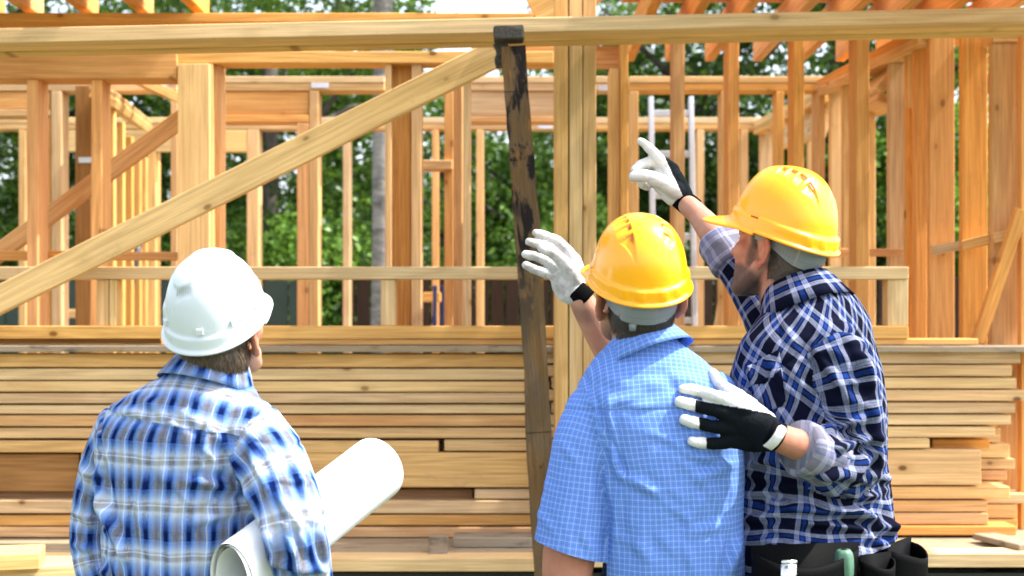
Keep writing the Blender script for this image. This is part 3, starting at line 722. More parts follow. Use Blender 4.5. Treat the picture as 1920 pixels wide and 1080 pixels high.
# ------------------------------------------------------------------ cloth, leather, skin, plastic
def stripes(s, x, period, bands, soft=.004):
    """colour over one period: list of (from, to, colour) on a ground colour given first"""
    f = s.math('FRACT', s.math('DIVIDE', x, period))
    ground = bands[0]; st_ = [(0.0, ground)]
    for a, b_, c in bands[1:]: st_ += [(max(a - soft, .0001), ground), (a + soft, c), (b_ - soft, c), (min(b_ + soft, .9999), ground)]
    return s.ramp(f, st_)
def plaid(name, warp, weft, pu, pv, soft=.02, balance=.5, inside=0.0, rough=.9, wvec=.0005, gain=1.0):
    s = NT(name); uv = s.n('ShaderNodeUVMap').outputs[0]; tc = s.n('ShaderNodeTexCoord').outputs['Object']
    sep = s.n('ShaderNodeSeparateXYZ'); s.l(uv, sep.inputs[0])
    nz = s.n('ShaderNodeTexNoise'); nz.inputs['Scale'].default_value = 9; s.l(tc, nz.inputs['Vector'])
    sn = s.n('ShaderNodeSeparateColor'); s.l(nz.outputs['Color'], sn.inputs[0])
    u = s.math('ADD', sep.outputs[0], s.math('MULTIPLY', s.math('SUBTRACT', sn.outputs[0], .5), wvec * 5))
    v = s.math('ADD', sep.outputs[1], s.math('MULTIPLY', s.math('SUBTRACT', sn.outputs[1], .5), wvec * 5))
    ca = warp(s, u, pu); cb = weft(s, v, pv)
    # threads: fine irregular weave
    th = s.n('ShaderNodeCombineXYZ'); s.l(s.math('MULTIPLY', sep.outputs[0], 900), th.inputs[0]); s.l(s.math('MULTIPLY', sep.outputs[1], 60), th.inputs[1])
    th2 = s.n('ShaderNodeCombineXYZ'); s.l(s.math('MULTIPLY', sep.outputs[0], 60), th2.inputs[0]); s.l(s.math('MULTIPLY', sep.outputs[1], 900), th2.inputs[1])
    t1 = s.noise(th.outputs[0], 1, 2); t2 = s.noise(th2.outputs[0], 1, 2)
    f = s.math('ADD', balance, s.math('MULTIPLY', s.math('SUBTRACT', t1, t2), .9))
    c = s.mix(f, ca, cb)
    if inside: c = s.mix(inside, c, (.42, .40, .50))
    s.set(Base_Color=c, Roughness=rough); s.b.inputs['Specular IOR Level'].default_value = .03
    fine = s.noise(tc, 55, 5, .6); s.bump(s.math('ADD', fine, s.math('MULTIPLY', t1, .15)), .30, .006)
    return s.m
NAVY, LBLUE, TAUPE, WHT = (.003, .011, .07), (.23, .36, .66), (.33, .315, .285), (.70, .74, .84)
def w1(s, x, p):
    f = s.math('FRACT', s.math('DIVIDE', x, p))
    return s.ramp(f, [(0, WHT), (.030, WHT), (.036, LBLUE), (.14, (.12, .24, .62)), (.22, NAVY), (.38, NAVY), (.47, (.13, .26, .62)), (.56, LBLUE), (.66, TAUPE), (.78, (.20, .21, .24)), (.90, TAUPE), (.955, LBLUE), (.985, LBLUE), (.99, WHT)])
def f1(s, x, p):
    f = s.math('FRACT', s.math('DIVIDE', x, p))
    return s.ramp(f, [(0, NAVY), (.14, NAVY), (.158, (.01, .012, .03)), (.175, NAVY), (.30, (.06, .13, .42)), (.42, LBLUE), (.53, (.62, .68, .80)), (.58, TAUPE), (.655, TAUPE), (.662, WHT), (.685, WHT), (.692, TAUPE), (.76, (.6, .66, .8)), (.86, LBLUE), (.95, (.07, .15, .45))])
SHIRT1 = plaid('cloth_blue_plaid', w1, f1, .050, .097)
B0 = (.095, .19, .52)
def w2(s, x, p):
    f = s.math('FRACT', s.math('DIVIDE', x, p))
    return s.ramp(f, [(0, (.30, .44, .78)), (.05, (.30, .44, .78)), (.15, B0), (.42, (.125, .24, .60)), (.5, (.07, .145, .44)), (.56, (.07, .145, .44)), (.62, (.125, .24, .60)), (.9, B0), (.98, (.27, .40, .74))])
SHIRT2 = plaid('cloth_blue_check', w2, w2, .0122, .0122, wvec=.0006)
K0, K1, K2 = (.0035, .0045, .014), (.010, .038, .20), (.235, .26, .38)
def w3(s, x, p):
    f = s.math('FRACT', s.math('DIVIDE', x, p)); c = []
    st_ = [(0, K2), (.03, K2), (.036, (.12, .13, .2)), (.044, (.12, .13, .2)), (.05, K2), (.085, K2), (.091, (.12, .13, .2)), (.099, (.12, .13, .2)), (.105, K2), (.135, K2), (.145, K0), (.18, K0), (.195, K1), (.295, K1), (.31, K0), (.345, K0), (.355, K2), (.39, K2), (.396, (.12, .13, .2)), (.404, (.12, .13, .2)), (.41, K2), (.49, K2), (.50, K0), (.97, K0), (.985, K2)]
    return s.ramp(f, st_)
SHIRT3 = plaid('cloth_navy_plaid', w3, w3, .074, .074)
SHIRT3I = plaid('cloth_navy_plaid_inside', w3, w3, .074, .074, inside=.32)

def skin_mat(name, base, red, beard=(.05, .045, .04), bamt=1.0):
    s = NT(name); tc = s.n('ShaderNodeTexCoord').outputs['Object']
    n = s.noise(tc, 28, 5, .6); n2 = s.noise(tc, 900, 2)
    c = s.mix(s.ramp(n, [(.35, 0), (.7, 1)]), base, red)
    ab = s.n('ShaderNodeAttribute', attribute_name='beard'); ar = s.n('ShaderNodeAttribute', attribute_name='flush')
    c = s.mix(s.math('MULTIPLY', ar.outputs['Fac'], .55), c, (red[0], red[1] * .6, red[2] * .5))
    bm_ = s.math('MULTIPLY', s.math('MULTIPLY', ab.outputs['Fac'], s.ramp(n2, [(.35, .62), (.65, 1)])), bamt)
    c = s.mix(bm_, c, beard)
    s.set(Base_Color=c, Roughness=.56)
    s.b.inputs['Subsurface Weight'].default_value = .12; s.b.inputs['Subsurface Radius'].default_value = (1, .35, .18); s.b.inputs['Subsurface Scale'].default_value = .006
    s.b.inputs['Specular IOR Level'].default_value = .35
    s.bump(s.math('ADD', s.noise(tc, 300, 3), n), .35, .002)
    return s.m
SKIN1 = skin_mat('skin_light', (.50, .27, .18), (.46, .20, .13))
SKIN2 = skin_mat('skin_tanned', (.43, .225, .145), (.39, .155, .10), (.10, .07, .055), .55)
SKIN3 = skin_mat('skin_ruddy', (.41, .215, .145), (.37, .15, .10), (.030, .026, .023), 1.0)
def hair_mat(name, a, b_):
    s = NT(name); g = s.n('ShaderNodeNewGeometry'); tc = s.n('ShaderNodeTexCoord').outputs['Object']
    c = s.mix(s.math('ADD', s.math('MULTIPLY', g.outputs['Random Per Island'], .7), s.math('MULTIPLY', s.noise(tc, 60, 3), .3)), a, b_)
    s.set(Base_Color=c, Roughness=.42); s.b.inputs['Specular IOR Level'].default_value = .4; return s.m
HAIR1 = hair_mat('hair_brown', (.035, .020, .012), (.13, .085, .05))
HAIR2 = hair_mat('hair_dark', (.012, .009, .007), (.04, .028, .02))
HAIR3 = hair_mat('hair_greying', (.020, .015, .011), (.095, .075, .057))
def plastic(name, col, rough=.22, scuff=.16):
    s = NT(name); tc = s.n('ShaderNodeTexCoord').outputs['Object']
    n = s.noise(tc, 14, 5, .65); d_ = s.noise(tc, 90, 4, .7)
    c = s.mix(s.math('MULTIPLY', s.ramp(d_, [(.60, 0), (.72, 1)]), scuff), col, tuple(x * .55 for x in col))
    s.set(Base_Color=c, Roughness=s.ramp(n, [(.3, rough), (.8, rough + .14)]))
    s.b.inputs['Subsurface Weight'].default_value = .05; s.b.inputs['Subsurface Scale'].default_value = .004
    s.b.inputs['Coat Weight'].default_value = .15; s.b.inputs['Coat Roughness'].default_value = .08
    s.bump(n, .04, .002); return s.m
YEL_P = plastic('helmet_yellow', (.88, .375, .001), .2)
WHI_P = plastic('helmet_white', (.58, .63, .66), .26, .05)
GRY_P = plastic('headband_grey', (.17, .185, .195), .5, .1)
SLOT = simple('vent_shade', (.30, .055, .004), .6)  # flat slot faces: shade inside the yellow shell's openings put into colour
SLOTG = simple('vent_shade_grey', (.32, .33, .30), .6)  # greyer tint paints the shade inside the white shell's vent openings
s = NT('glove_leather'); tc = s.n('ShaderNodeTexCoord').outputs['Object']
n = s.noise(tc, 24, 5, .6); n2 = s.noise(tc, 130, 4)
c = s.mix(s.math('MULTIPLY', s.ramp(n, [(.45, 0), (.70, 1)]), .55), (.58, .58, .57), (.42, .395, .36))
s.set(Base_Color=c, Roughness=.62); s.bump(s.math('ADD', s.math('MULTIPLY', n, 1.0), s.math('MULTIPLY', n2, .4)), .35, .005); LEATHER = s.m
s = NT('glove_leather_used'); tc = s.n('ShaderNodeTexCoord').outputs['Object']
n = s.noise(tc, 30, 5, .65); n2 = s.noise(tc, 130, 4)
c = s.mix(s.ramp(n, [(.40, 0), (.66, 1)]), (.54, .535, .52), (.30, .28, .25))
s.set(Base_Color=c, Roughness=.7); s.bump(s.math('ADD', s.math('MULTIPLY', n, 1.0), s.math('MULTIPLY', n2, .4)), .4, .005); LEATHER2 = s.m
KNIT = simple('glove_knit', (.0055, .0075, .0095), .95, scale=420, bump=.5, var=.3, Specular_IOR_Level=.06)
CUFF = simple('glove_cuff', (.003, .003, .0035), .9, scale=300, bump=.4, Specular_IOR_Level=.05)
BLACKL = simple('belt_leather', (.0035, .0036, .004), .62, scale=180, bump=.2, Specular_IOR_Level=.03)
DENIM = simple('denim', (.045, .085, .16), .9, scale=260, bump=.5, var=.35)
DTROUS = simple('trousers_grey', (.06, .058, .055), .9, scale=200, bump=.4)
SHOE = simple('boot_leather', (.05, .035, .022), .55, scale=60, bump=.3)
CHROME = simple('clip_chrome', (.75, .75, .76), .16, 1.0, .03)
GREENP = simple('handle_green', (.075, .17, .115), .45, scale=60, bump=.1)
EYEW = simple('eye_white', (.7, .68, .65), .2)

# ------------------------------------------------------------------ head, hair, helmet
def head_prims(p, H_, neck_to, broad=1.0):
    X, Y, Z = H_.ax
    p.ell(H_(0, -.010, .044), H_.ax, (.074 * broad, .091, .080))
    p.ell(H_(0, .040, -.018), H_.ax, (.062 * broad, .056, .086))
    p.ell(H_(0, -.035, -.01), H_.ax, (.064 * broad, .062, .07))
    for sg in (-1, 1):
        p.chain([(H_(sg * .058 * broad, .004, -.035), .018), (H_(sg * .050 * broad, .030, -.070), .019), (H_(sg * .026, .064, -.094), .019), (H_(0, .076, -.098), .019)])
        p.ell(H_(sg * .045, .058, -.010), H_.ax, (.024, .026, .026))
        p.ell(H_(sg * .036 * broad, .04, -.062), H_.ax, (.026, .036, .030))
        p.chain([(H_(sg * .044, .072, .030), .011), (H_(0, .088, .026), .012)])
        p.ell(H_(sg * .030, .074, .010), H_.ax, (.014, .014, .012))
        p.cap(H_(sg * .012, .098, -.030), H_(sg * .012, .096, -.028), .0085, .0085)
        p.chain([(H_(sg * .020, .084, -.058), .006), (H_(0, .092, -.055), .0075)])
        p.chain([(H_(sg * .018, .082, -.068), .006), (H_(0, .090, -.069), .008)])
        # ear: a flared shell with rim, fold and lobe
        e = H_(sg * .073 * broad, -.012, -.002); bk = (Y * -.86 + X * sg * .5).normalized(); o_ = (X * sg * .8 + Y * .45).normalized()
        up = (Z + Y * -.12).normalized()
        pts = []
        for t in (165, 135, 105, 75, 45, 15, -20, -50):
            a = R(t); pts.append((e + bk * (.012 + .017 * math.cos(a)) + up * (.004 + .030 * math.sin(a)) + o_ * (.006 if t < 140 else .001), .0044))
        p.chain(pts)
        p.chain([(e + bk * .016 + up * -.016 + o_ * .006, .0055), (e + bk * .008 + up * -.029 + o_ * .004, .0075), (e + up * -.024, .005)])
        p.chain([(e + bk * .012 + up * .022 + o_ * .003, .0036), (e + bk * .018 + up * .002 + o_ * .004, .0036), (e + bk * .013 + up * -.014 + o_ * .004, .0040)])
        for kk in range(5): p.cap(e + bk * -.002 + up * (.022 - kk * .010), e + bk * .024 + up * (.020 - kk * .009), .0034, .0030)
        p.cap(e + bk * -.006 + up * -.004 + o_ * .003, e + bk * -.006 + up * .002 + o_ * .003, .005, .005)
    p.chain([(H_(0, .088, .024), .008), (H_(0, .100, .0), .009), (H_(0, .112, -.022), .0115)])
    nb = neck_to; top = H_(0, -.030, -.030)
    p.chain([(top, .060 * broad), (H_(0, -.028, -.075).lerp(nb, .25), .058 * broad), (top.lerp(nb, .8), .060 * broad), (nb, .072)])
    return nb
def head_attrs(me, H_, stub=True):
    q = H_.loc(get_co(me)); x, y, z = np.abs(q[:, 0]), q[:, 1], q[:, 2]
    n = fnoise(get_co(me), 40, 3, 2)
    lower = sst(-.028, -.050, z + .25 * (y - .06) * (y > .06) + n * .006) * sst(-.012, .014, y - .1 * z) * sst(-.135, -.108, z)
    side = sst(.050, .062, x) * sst(.006, .020, y) * sst(.045, .03, y) * sst(.05, .03, z) * sst(-.06, -.03, z)
    lip = 1 - np.exp(-((z + .06) / .012) ** 2 - (x / .022) ** 2) * (y > .075)
    mous = sst(-.050, -.042, z) * sst(-.034, -.04, z) * (y > .075)
    attr(me, 'beard', np.clip(np.maximum(np.maximum(lower, side), mous) * lip, 0, 1))
    ear = sst(.078, .084, x) * sst(-.05, -.035, y) * sst(.03, .01, y) * (np.abs(z) < .045)
    nose = np.exp(-((q[:, 0] / .014) ** 2 + ((y - .11) / .02) ** 2 + ((z + .02) / .02) ** 2))
    attr(me, 'flush', np.clip(ear + nose + .5 * sst(-.03, -.06, y) * sst(-.04, -.07, z), 0, 1))
def hair(me, H_, mat, parent, seed, nape=-.055, length=.03, n=2600, width=.0016, thick=.004, wild=.25):
    """close cap of hair grown from the scalp plus loose strands"""
    co = get_co(me); no = get_no(me); q = H_.loc(co); x, y, z = np.abs(q[:, 0]), q[:, 1], q[:, 2]
    wob = fnoise(co, 60, seed, 2) * .004
    line = np.where(y < -.022, nape + .25 * np.clip(x - .03, 0, 1) + wob, np.where(y < .012, .030 + wob, np.where(y < .03, .004 + wob, .062 + wob)))
    ear = (x > .073) & (y < .012) & (y > -.045) & (z < .036)
    m = (z > line) & ~ear & (y < .085) & (z < .052)
    bm = bmesh.new(); bm.from_mesh(me); bm.verts.ensure_lookup_table()
    kill = [f for f in bm.faces if not all(m[v.index] for v in f.verts)]
    grown = [(f.calc_center_median(), f.normal.copy()) for f in bm.faces if all(m[v.index] for v in f.verts)]
    bmesh.ops.delete(bm, geom=kill, context='FACES'); bmesh.ops.delete(bm, geom=[v for v in bm.verts if not v.link_faces], context='VERTS')
    for v in bm.verts: v.co += v.normal * (thick * (.25 if v.is_boundary else 1.0))
    rg = random.Random(seed)
    for k in range(n):
        p, nn = rg.choice(grown); l_ = H_.locv(p)
        if l_.z > .06: continue
        down = (-H_.z * .95 - H_.y * .10 + H_.x * rg.uniform(-wild, wild)); down = (down - nn * down.dot(nn)).normalized()
        L = length * rg.uniform(.6, 1.25); a = down.cross(nn) * width
        b0 = p + nn * thick * .6; b1 = b0 + down * L * .5 + nn * (thick * .9); b2 = b0 + down * L + nn * (thick * rg.uniform(.2, 1.6))
        vs_ = [bm.verts.new(t) for t in (b0 - a, b0 + a, b1 + a * .8, b1 - a * .8, b2)]
        bm.faces.new((vs_[0], vs_[1], vs_[2], vs_[3])); bm.faces.new((vs_[3], vs_[2], vs_[4]))
    r = bpy.data.meshes.new('hair'); bm.to_mesh(r); bm.free()
    for a_ in list(r.attributes):
        if a_.name in ('beard', 'flush'): r.attributes.remove(a_)
    return add_part('hair', r, mat, parent)

def helmet(H_, parent, mat, style, size=1.0, z0=.030, yo=-.004, A=.120, B=.107, HT=.160, peak=.058, gx=0.0):
    """safety helmet: ribbed dome, stepped band, rolled rim and peak; H_ is the head frame"""
    NP, ND = 300, 84
    rim = lambda ph: .010 * np.cos(ph) - .012 * np.cos(2 * ph) * (np.cos(ph) < 0) * .5 + .006 * sst(.2, .9, np.cos(ph))
    ph = np.linspace(0, 2 * np.pi, NP, endpoint=False)
    # plan radius: rounder at the back, a little pointed to the front
    cx, sy = np.sin(ph), np.cos(ph)
    ex = 2.15
    def plan(rho, off):          # superellipse outline with an outward offset
        k = (np.abs(cx / B) ** ex + np.abs(sy / A) ** ex) ** (-1 / ex)
        rr = k * rho + off
        return rr * cx, rr * sy
    rows_ = []
    ext = .056 * np.clip(np.cos(ph * 1.0), 0, 1) ** 1.6 * (np.cos(ph) > 0)
    ext = peak * sst(.30, .97, np.cos(ph))
    band = .004
    prof = [(.000, .012, 0), (.000, .002, 0), (.004, -.001, 0), (.0095, -.0015, 1), (.0120, .0005, 1), (.0115, .0035, 1), (.0075, .0060, .85), (.0050, .0085, .35), (.0042, .012, .06), (.0042, .020, 0), (.0042, .029, 0), (.0036, .0335, 0), (.0008, .0355, 0), (-.0012, .0385, 0)]
    rz = rim(ph)
    clipsec = np.zeros(NP)
    for c_ in ((150, 168, 192, 210) if style == 'y' else (155, 205, 120, 240)): clipsec += np.exp(-((np.degrees(ph) - c_) / 5.0) ** 4)
    for off, z, e in prof:
        o_ = off + ext * e
        if style == 'y' and .012 <= z <= .034: o_ = o_ + clipsec * .0018
        if style == 'w' and .020 <= z <= .030: o_ = o_ + 0
        rho = (1 - (max(z, 0) / HT) ** 2.35) ** (1 / 2.35)
        X, Y = plan(rho, o_)
        rows_.append(np.stack([X, Y, z + rz - ext * e * .16 - .10 * (ext * e) * (np.abs(cx))], 1))
    zb = .041
    e0 = math.asin((zb / HT) ** (2.35 / 2))
    for i in range(ND):
        e = e0 + (math.pi / 2 - e0) * (i / (ND - 1)) ** .92
        if i == ND - 1: e = math.pi / 2 - .004
        rho = math.cos(e) ** (2 / 2.35); z = HT * math.sin(e) ** (2 / 2.35)
        X, Y = plan(rho, -.0015 if i else -.0012)
        Zz = z + rz * (1 - z / HT) ** 1.0
        q = np.stack([X, Y, Zz], 1)
        nrm = np.stack([X / B ** 2, Y / A ** 2, np.full(NP, z / HT ** 2)], 1); nrm /= np.linalg.norm(nrm, axis=1)[:, None]
        d = np.zeros(NP); ax_ = np.abs(X)
        if style == 'y':
            d += .0022 * sst(.040, .030, ax_ - .06 * Y) * sst(-.09, -.05, Y) * sst(.118, .09, np.abs(Y)) * 0
            d += .0030 * sst(.034, .026, np.abs(X)) * sst(.030, .060, Y)             # front rib
            for yc, hl in ((.006, .0085), (-.019, .0085), (-.044, .0085)):
                ins = sst(hl + .0008, hl - .0008, np.abs(Y - yc)) * sst(.0335, .035, ax_) * sst(.066, .064, ax_)
                d -= .0075 * ins * np.clip(1 - (ax_ - .034) / .032, 0, 1)
            wdt = .027 * np.clip(1 - (-.062 - Y) / .040, 0, 1)
            ins = (Y < -.062) * (Y > -.102) * sst(.0335, .035, ax_) * (ax_ < .035 + wdt)
            d -= .0075 * ins * np.clip(1 - (ax_ - .034) / .032, 0, 1) * np.clip((Y + .104) / .03, 0, 1)
        else:
            # raised tear drop ending at the back grille, side steps, ear swell
            tear = sst(.052, .044, np.sqrt((X) ** 2 + np.where(Y < -.045, (Y + .045) * 1.25, 0) ** 2) + .10 * np.clip(-.02 - Y, 0, .06) * 0)
            tear2 = sst(.034, .028, np.sqrt(X ** 2 + np.where(Y < -.052, (Y + .052) * 1.0, 0) ** 2))
            tear2 = sst(.034, .027, np.sqrt((X - gx * np.clip(-Y / .06, 0, 1)) ** 2 + np.where(Y < -.052, (Y + .052) * 1.0, 0) ** 2))
            d += .0045 * tear2 + .0015 * sst(.075, .070, ax_) * sst(-.09, -.06, Y)
            sw = sst(.060, .068, ax_) * sst(.082, .058, z) * sst(-.075, -.060, Y)
            d += .0042 * sw
            lens = np.exp(-(((X - gx) / .017) ** 4 + ((Y + .0885) / .006) ** 4))
            d -= .0022 * lens
        rows_.append(q + nrm * d[:, None])
    allv = np.concatenate(rows_, 0); nr = len(rows_)
    allv = allv * size + np.array([0, yo, z0])
    Wv = [H_(*p) for p in allv.tolist()]
    fs = []
    for i in range(nr - 1):
        for k in range(NP): fs.append((i * NP + k, (i + 1) * NP + k, (i + 1) * NP + (k + 1) % NP, i * NP + (k + 1) % NP))
    fs.append(tuple((nr - 1) * NP + k for k in range(NP))[::-1])
    me = bpy.data.meshes.new('helmet_shell'); me.from_pydata([tuple(v) for v in Wv], [], fs); me.update()
    o = add_part('hard_hat', me, mat, parent)
    # smaller pieces, each on the shell
    def on(x, y, z, dz=0): return H_(x * size, y * size + yo, z * size + z0)
    def dome(x, y):
        r = (abs(x / B) ** ex + abs(y / A) ** ex) ** (1 / ex); r = min(r, .999)
        return HT * (1 - r ** 2.35) ** (1 / 2.35)
    if style == 'y':
        for sg in (-1, 1):
            for yc in (.006, -.019, -.044, -.069):
                bm = bmesh.new(); vv = []
                for (x, y) in ((.0352, -.006), (.0395, -.006), (.0395, .006), (.0352, .006)):
                    z = dome(sg * x, yc + y); vv.append(bm.verts.new(on(sg * x, yc + y, z - .0058)))
                bm.faces.new(vv)
                me2 = bpy.data.meshes.new('vent_slot'); bm.to_mesh(me2); bm.free(); add_part('vent_slot', me2, SLOT, o)
        # side slot of the ear muff mount
        for sg in (-1, 1):
            bm = bmesh.new(); vv = []
            for (a, z) in ((78, .0352), (92, .0352), (92, .0385), (78, .0385)):
                A_ = R(a); rho = (1 - (z / HT) ** 2.35) ** (1 / 2.35)
                k = (abs(math.sin(A_) / B) ** ex + abs(math.cos(A_) / A) ** ex) ** (-1 / ex)
                rr = k * rho + .0026; zz = z + .010 * math.cos(A_); vv.append(bm.verts.new(on(sg * rr * math.sin(A_), rr * math.cos(A_), zz)))
            bm.faces.new(vv); me2 = bpy.data.meshes.new('mount_slot'); bm.to_mesh(me2); bm.free(); add_part('mount_slot', me2, SLOT, o)
    else:
        for kx in range(6):
            x = gx - .0125 + .005 * kx; bm = bmesh.new()
            vv = []
            for (xx, y) in ((x - .0014, -.0925), (x + .0014, -.0925), (x + .0014, -.0845), (x - .0014, -.0845)):
                vv.append(bm.verts.new(on(xx, y - .0012, dome(xx, y) + .0012)))
            bm.faces.new(vv); me2 = bpy.data.meshes.new('vent_slot'); bm.to_mesh(me2); bm.free(); add_part('vent_slot', me2, SLOTG, o)
        for a in (135, 172, 222, 262, 98):
            A_ = R(a); bm = bmesh.new(); vv = []
            for dl_, dz_, do in ((-8, .040, .0), (8, .040, .0), (8, .052, .0), (-8, .052, .0)):
                for lay in (0, 1):
                    q = A_ + dl_ * .0085 * (1 if not lay else .88); z = dz_ + (0 if not lay else (.0006 if dz_ < .045 else -.0006))
                    rho = (1 - (z / HT) ** 2.35) ** (1 / 2.35); k = (abs(math.sin(q) / B) ** ex + abs(math.cos(q) / A) ** ex) ** (-1 / ex)
                    rr = k * rho + (-.002 if not lay else .0058); zz = z + float(rim(np.array([q]))[0]) * (1 - z / HT)
                    vv.append(bm.verts.new(on(rr * math.sin(q), rr * math.cos(q), zz)))
            for k in range(4):
                a0, a1 = vv[2 * k], vv[2 * ((k + 1) % 4)]; b0, b1 = vv[2 * k + 1], vv[2 * ((k + 1) % 4) + 1]; bm.faces.new((a0, a1, b1, b0))
            bm.faces.new((vv[1], vv[3], vv[5], vv[7])); bmesh.ops.recalc_face_normals(bm, faces=bm.faces)
            me2 = bpy.data.meshes.new('accessory_clip'); bm.to_mesh(me2); bm.free(); oc = add_part('accessory_clip', me2, mat, o); me2.polygons.foreach_set('use_smooth', [False] * len(me2.polygons))
    return o
def headband(H_, hat, low=-.034, mat=None):
    """grey suspension band that shows under the rim at the back, with its dotted ratchet piece and tab"""
    bm = bmesh.new(); n = 90; rings = []
    for i in range(n + 1):
        a = R(76 + (284 - 76) * i / n); back = (1 - math.cos(a)) / 2
        zt = .050 - .018 * back; h_ = .013 + .027 * sst(.50, .95, np.array(back)).item(); z1 = zt - h_ - .012 * back
        rx, ry = .0795, .1065; t = .0018
        thick = .0022 + (.0035 if abs(math.degrees(a) - 196) < 26 else 0)
        c = lambda rr, z: H_(math.sin(a) * (rx + rr - .06 * (zt - z)), math.cos(a) * (ry + rr - .30 * (zt - z)) - .010, z)
        rings.append([bm.verts.new(c(0, zt)), bm.verts.new(c(thick, zt)), bm.verts.new(c(thick, (zt + z1) / 2)), bm.verts.new(c(thick, z1)), bm.verts.new(c(0, z1))])
    for r0, r1 in zip(rings, rings[1:]):
        for k in range(5): bm.faces.new((r0[k], r0[(k + 1) % 5], r1[(k + 1) % 5], r1[k]))
    bm.faces.new(rings[0]); bm.faces.new(rings[-1][::-1]); bmesh.ops.recalc_face_normals(bm, faces=bm.faces)
    me = bpy.data.meshes.new('headband'); bm.to_mesh(me); bm.free(); ob = add_part('headband', me, GRY_P, hat)
    me.polygons.foreach_set('use_smooth', [False] * len(me.polygons))
    # tab
    bm = bmesh.new(); a = R(204); c0 = H_(math.sin(a) * .083, math.cos(a) * .098 - .010, -.026)
    for v in bmesh.ops.create_cube(bm, size=1)['verts']:
        q = v.co.copy(); wv = 1 - .25 * (q.z < 0)
        v.co = c0 + H_.x * q.x * .017 * wv + H_.y * q.y * .004 + H_.z * q.z * .016
    bmesh.ops.bevel(bm, geom=bm.edges[:], offset=.0012, segments=2, affect='EDGES')
    me = bpy.data.meshes.new('headband_tab'); bm.to_mesh(me); bm.free(); add_part('headband_tab', me, GRY_P, hat)
    # row of punched dots
    bm = bmesh.new()
    for row in (.35, .72):
        for i in range(34):
            a = R(118 + i * 4.4); back = (1 - math.cos(a)) / 2; zt = .050 - .018 * back; h_ = .013 + .027 * sst(.50, .95, np.array(back)).item(); z1 = zt - h_ - .012 * back
            z = zt + (z1 - zt) * row; thick = .0027 + (.0035 if abs(math.degrees(a) - 196) < 26 else 0)
            c = H_(math.sin(a) * (.0795 + thick - .06 * (zt - z)), math.cos(a) * (.1065 + thick - .30 * (zt - z)) - .010, z)
            t1 = (H_.x * math.cos(a) - H_.y * math.sin(a)) * .0008; t2 = H_.z * .0008
            bm.faces.new([bm.verts.new(c + t1 * math.cos(k * 1.047) + t2 * math.sin(k * 1.047)) for k in range(6)])
    me = bpy.data.meshes.new('band_holes'); bm.to_mesh(me); bm.free(); oh = add_part('band_holes', me, DARK, hat); oh['kind'] = 'stuff'

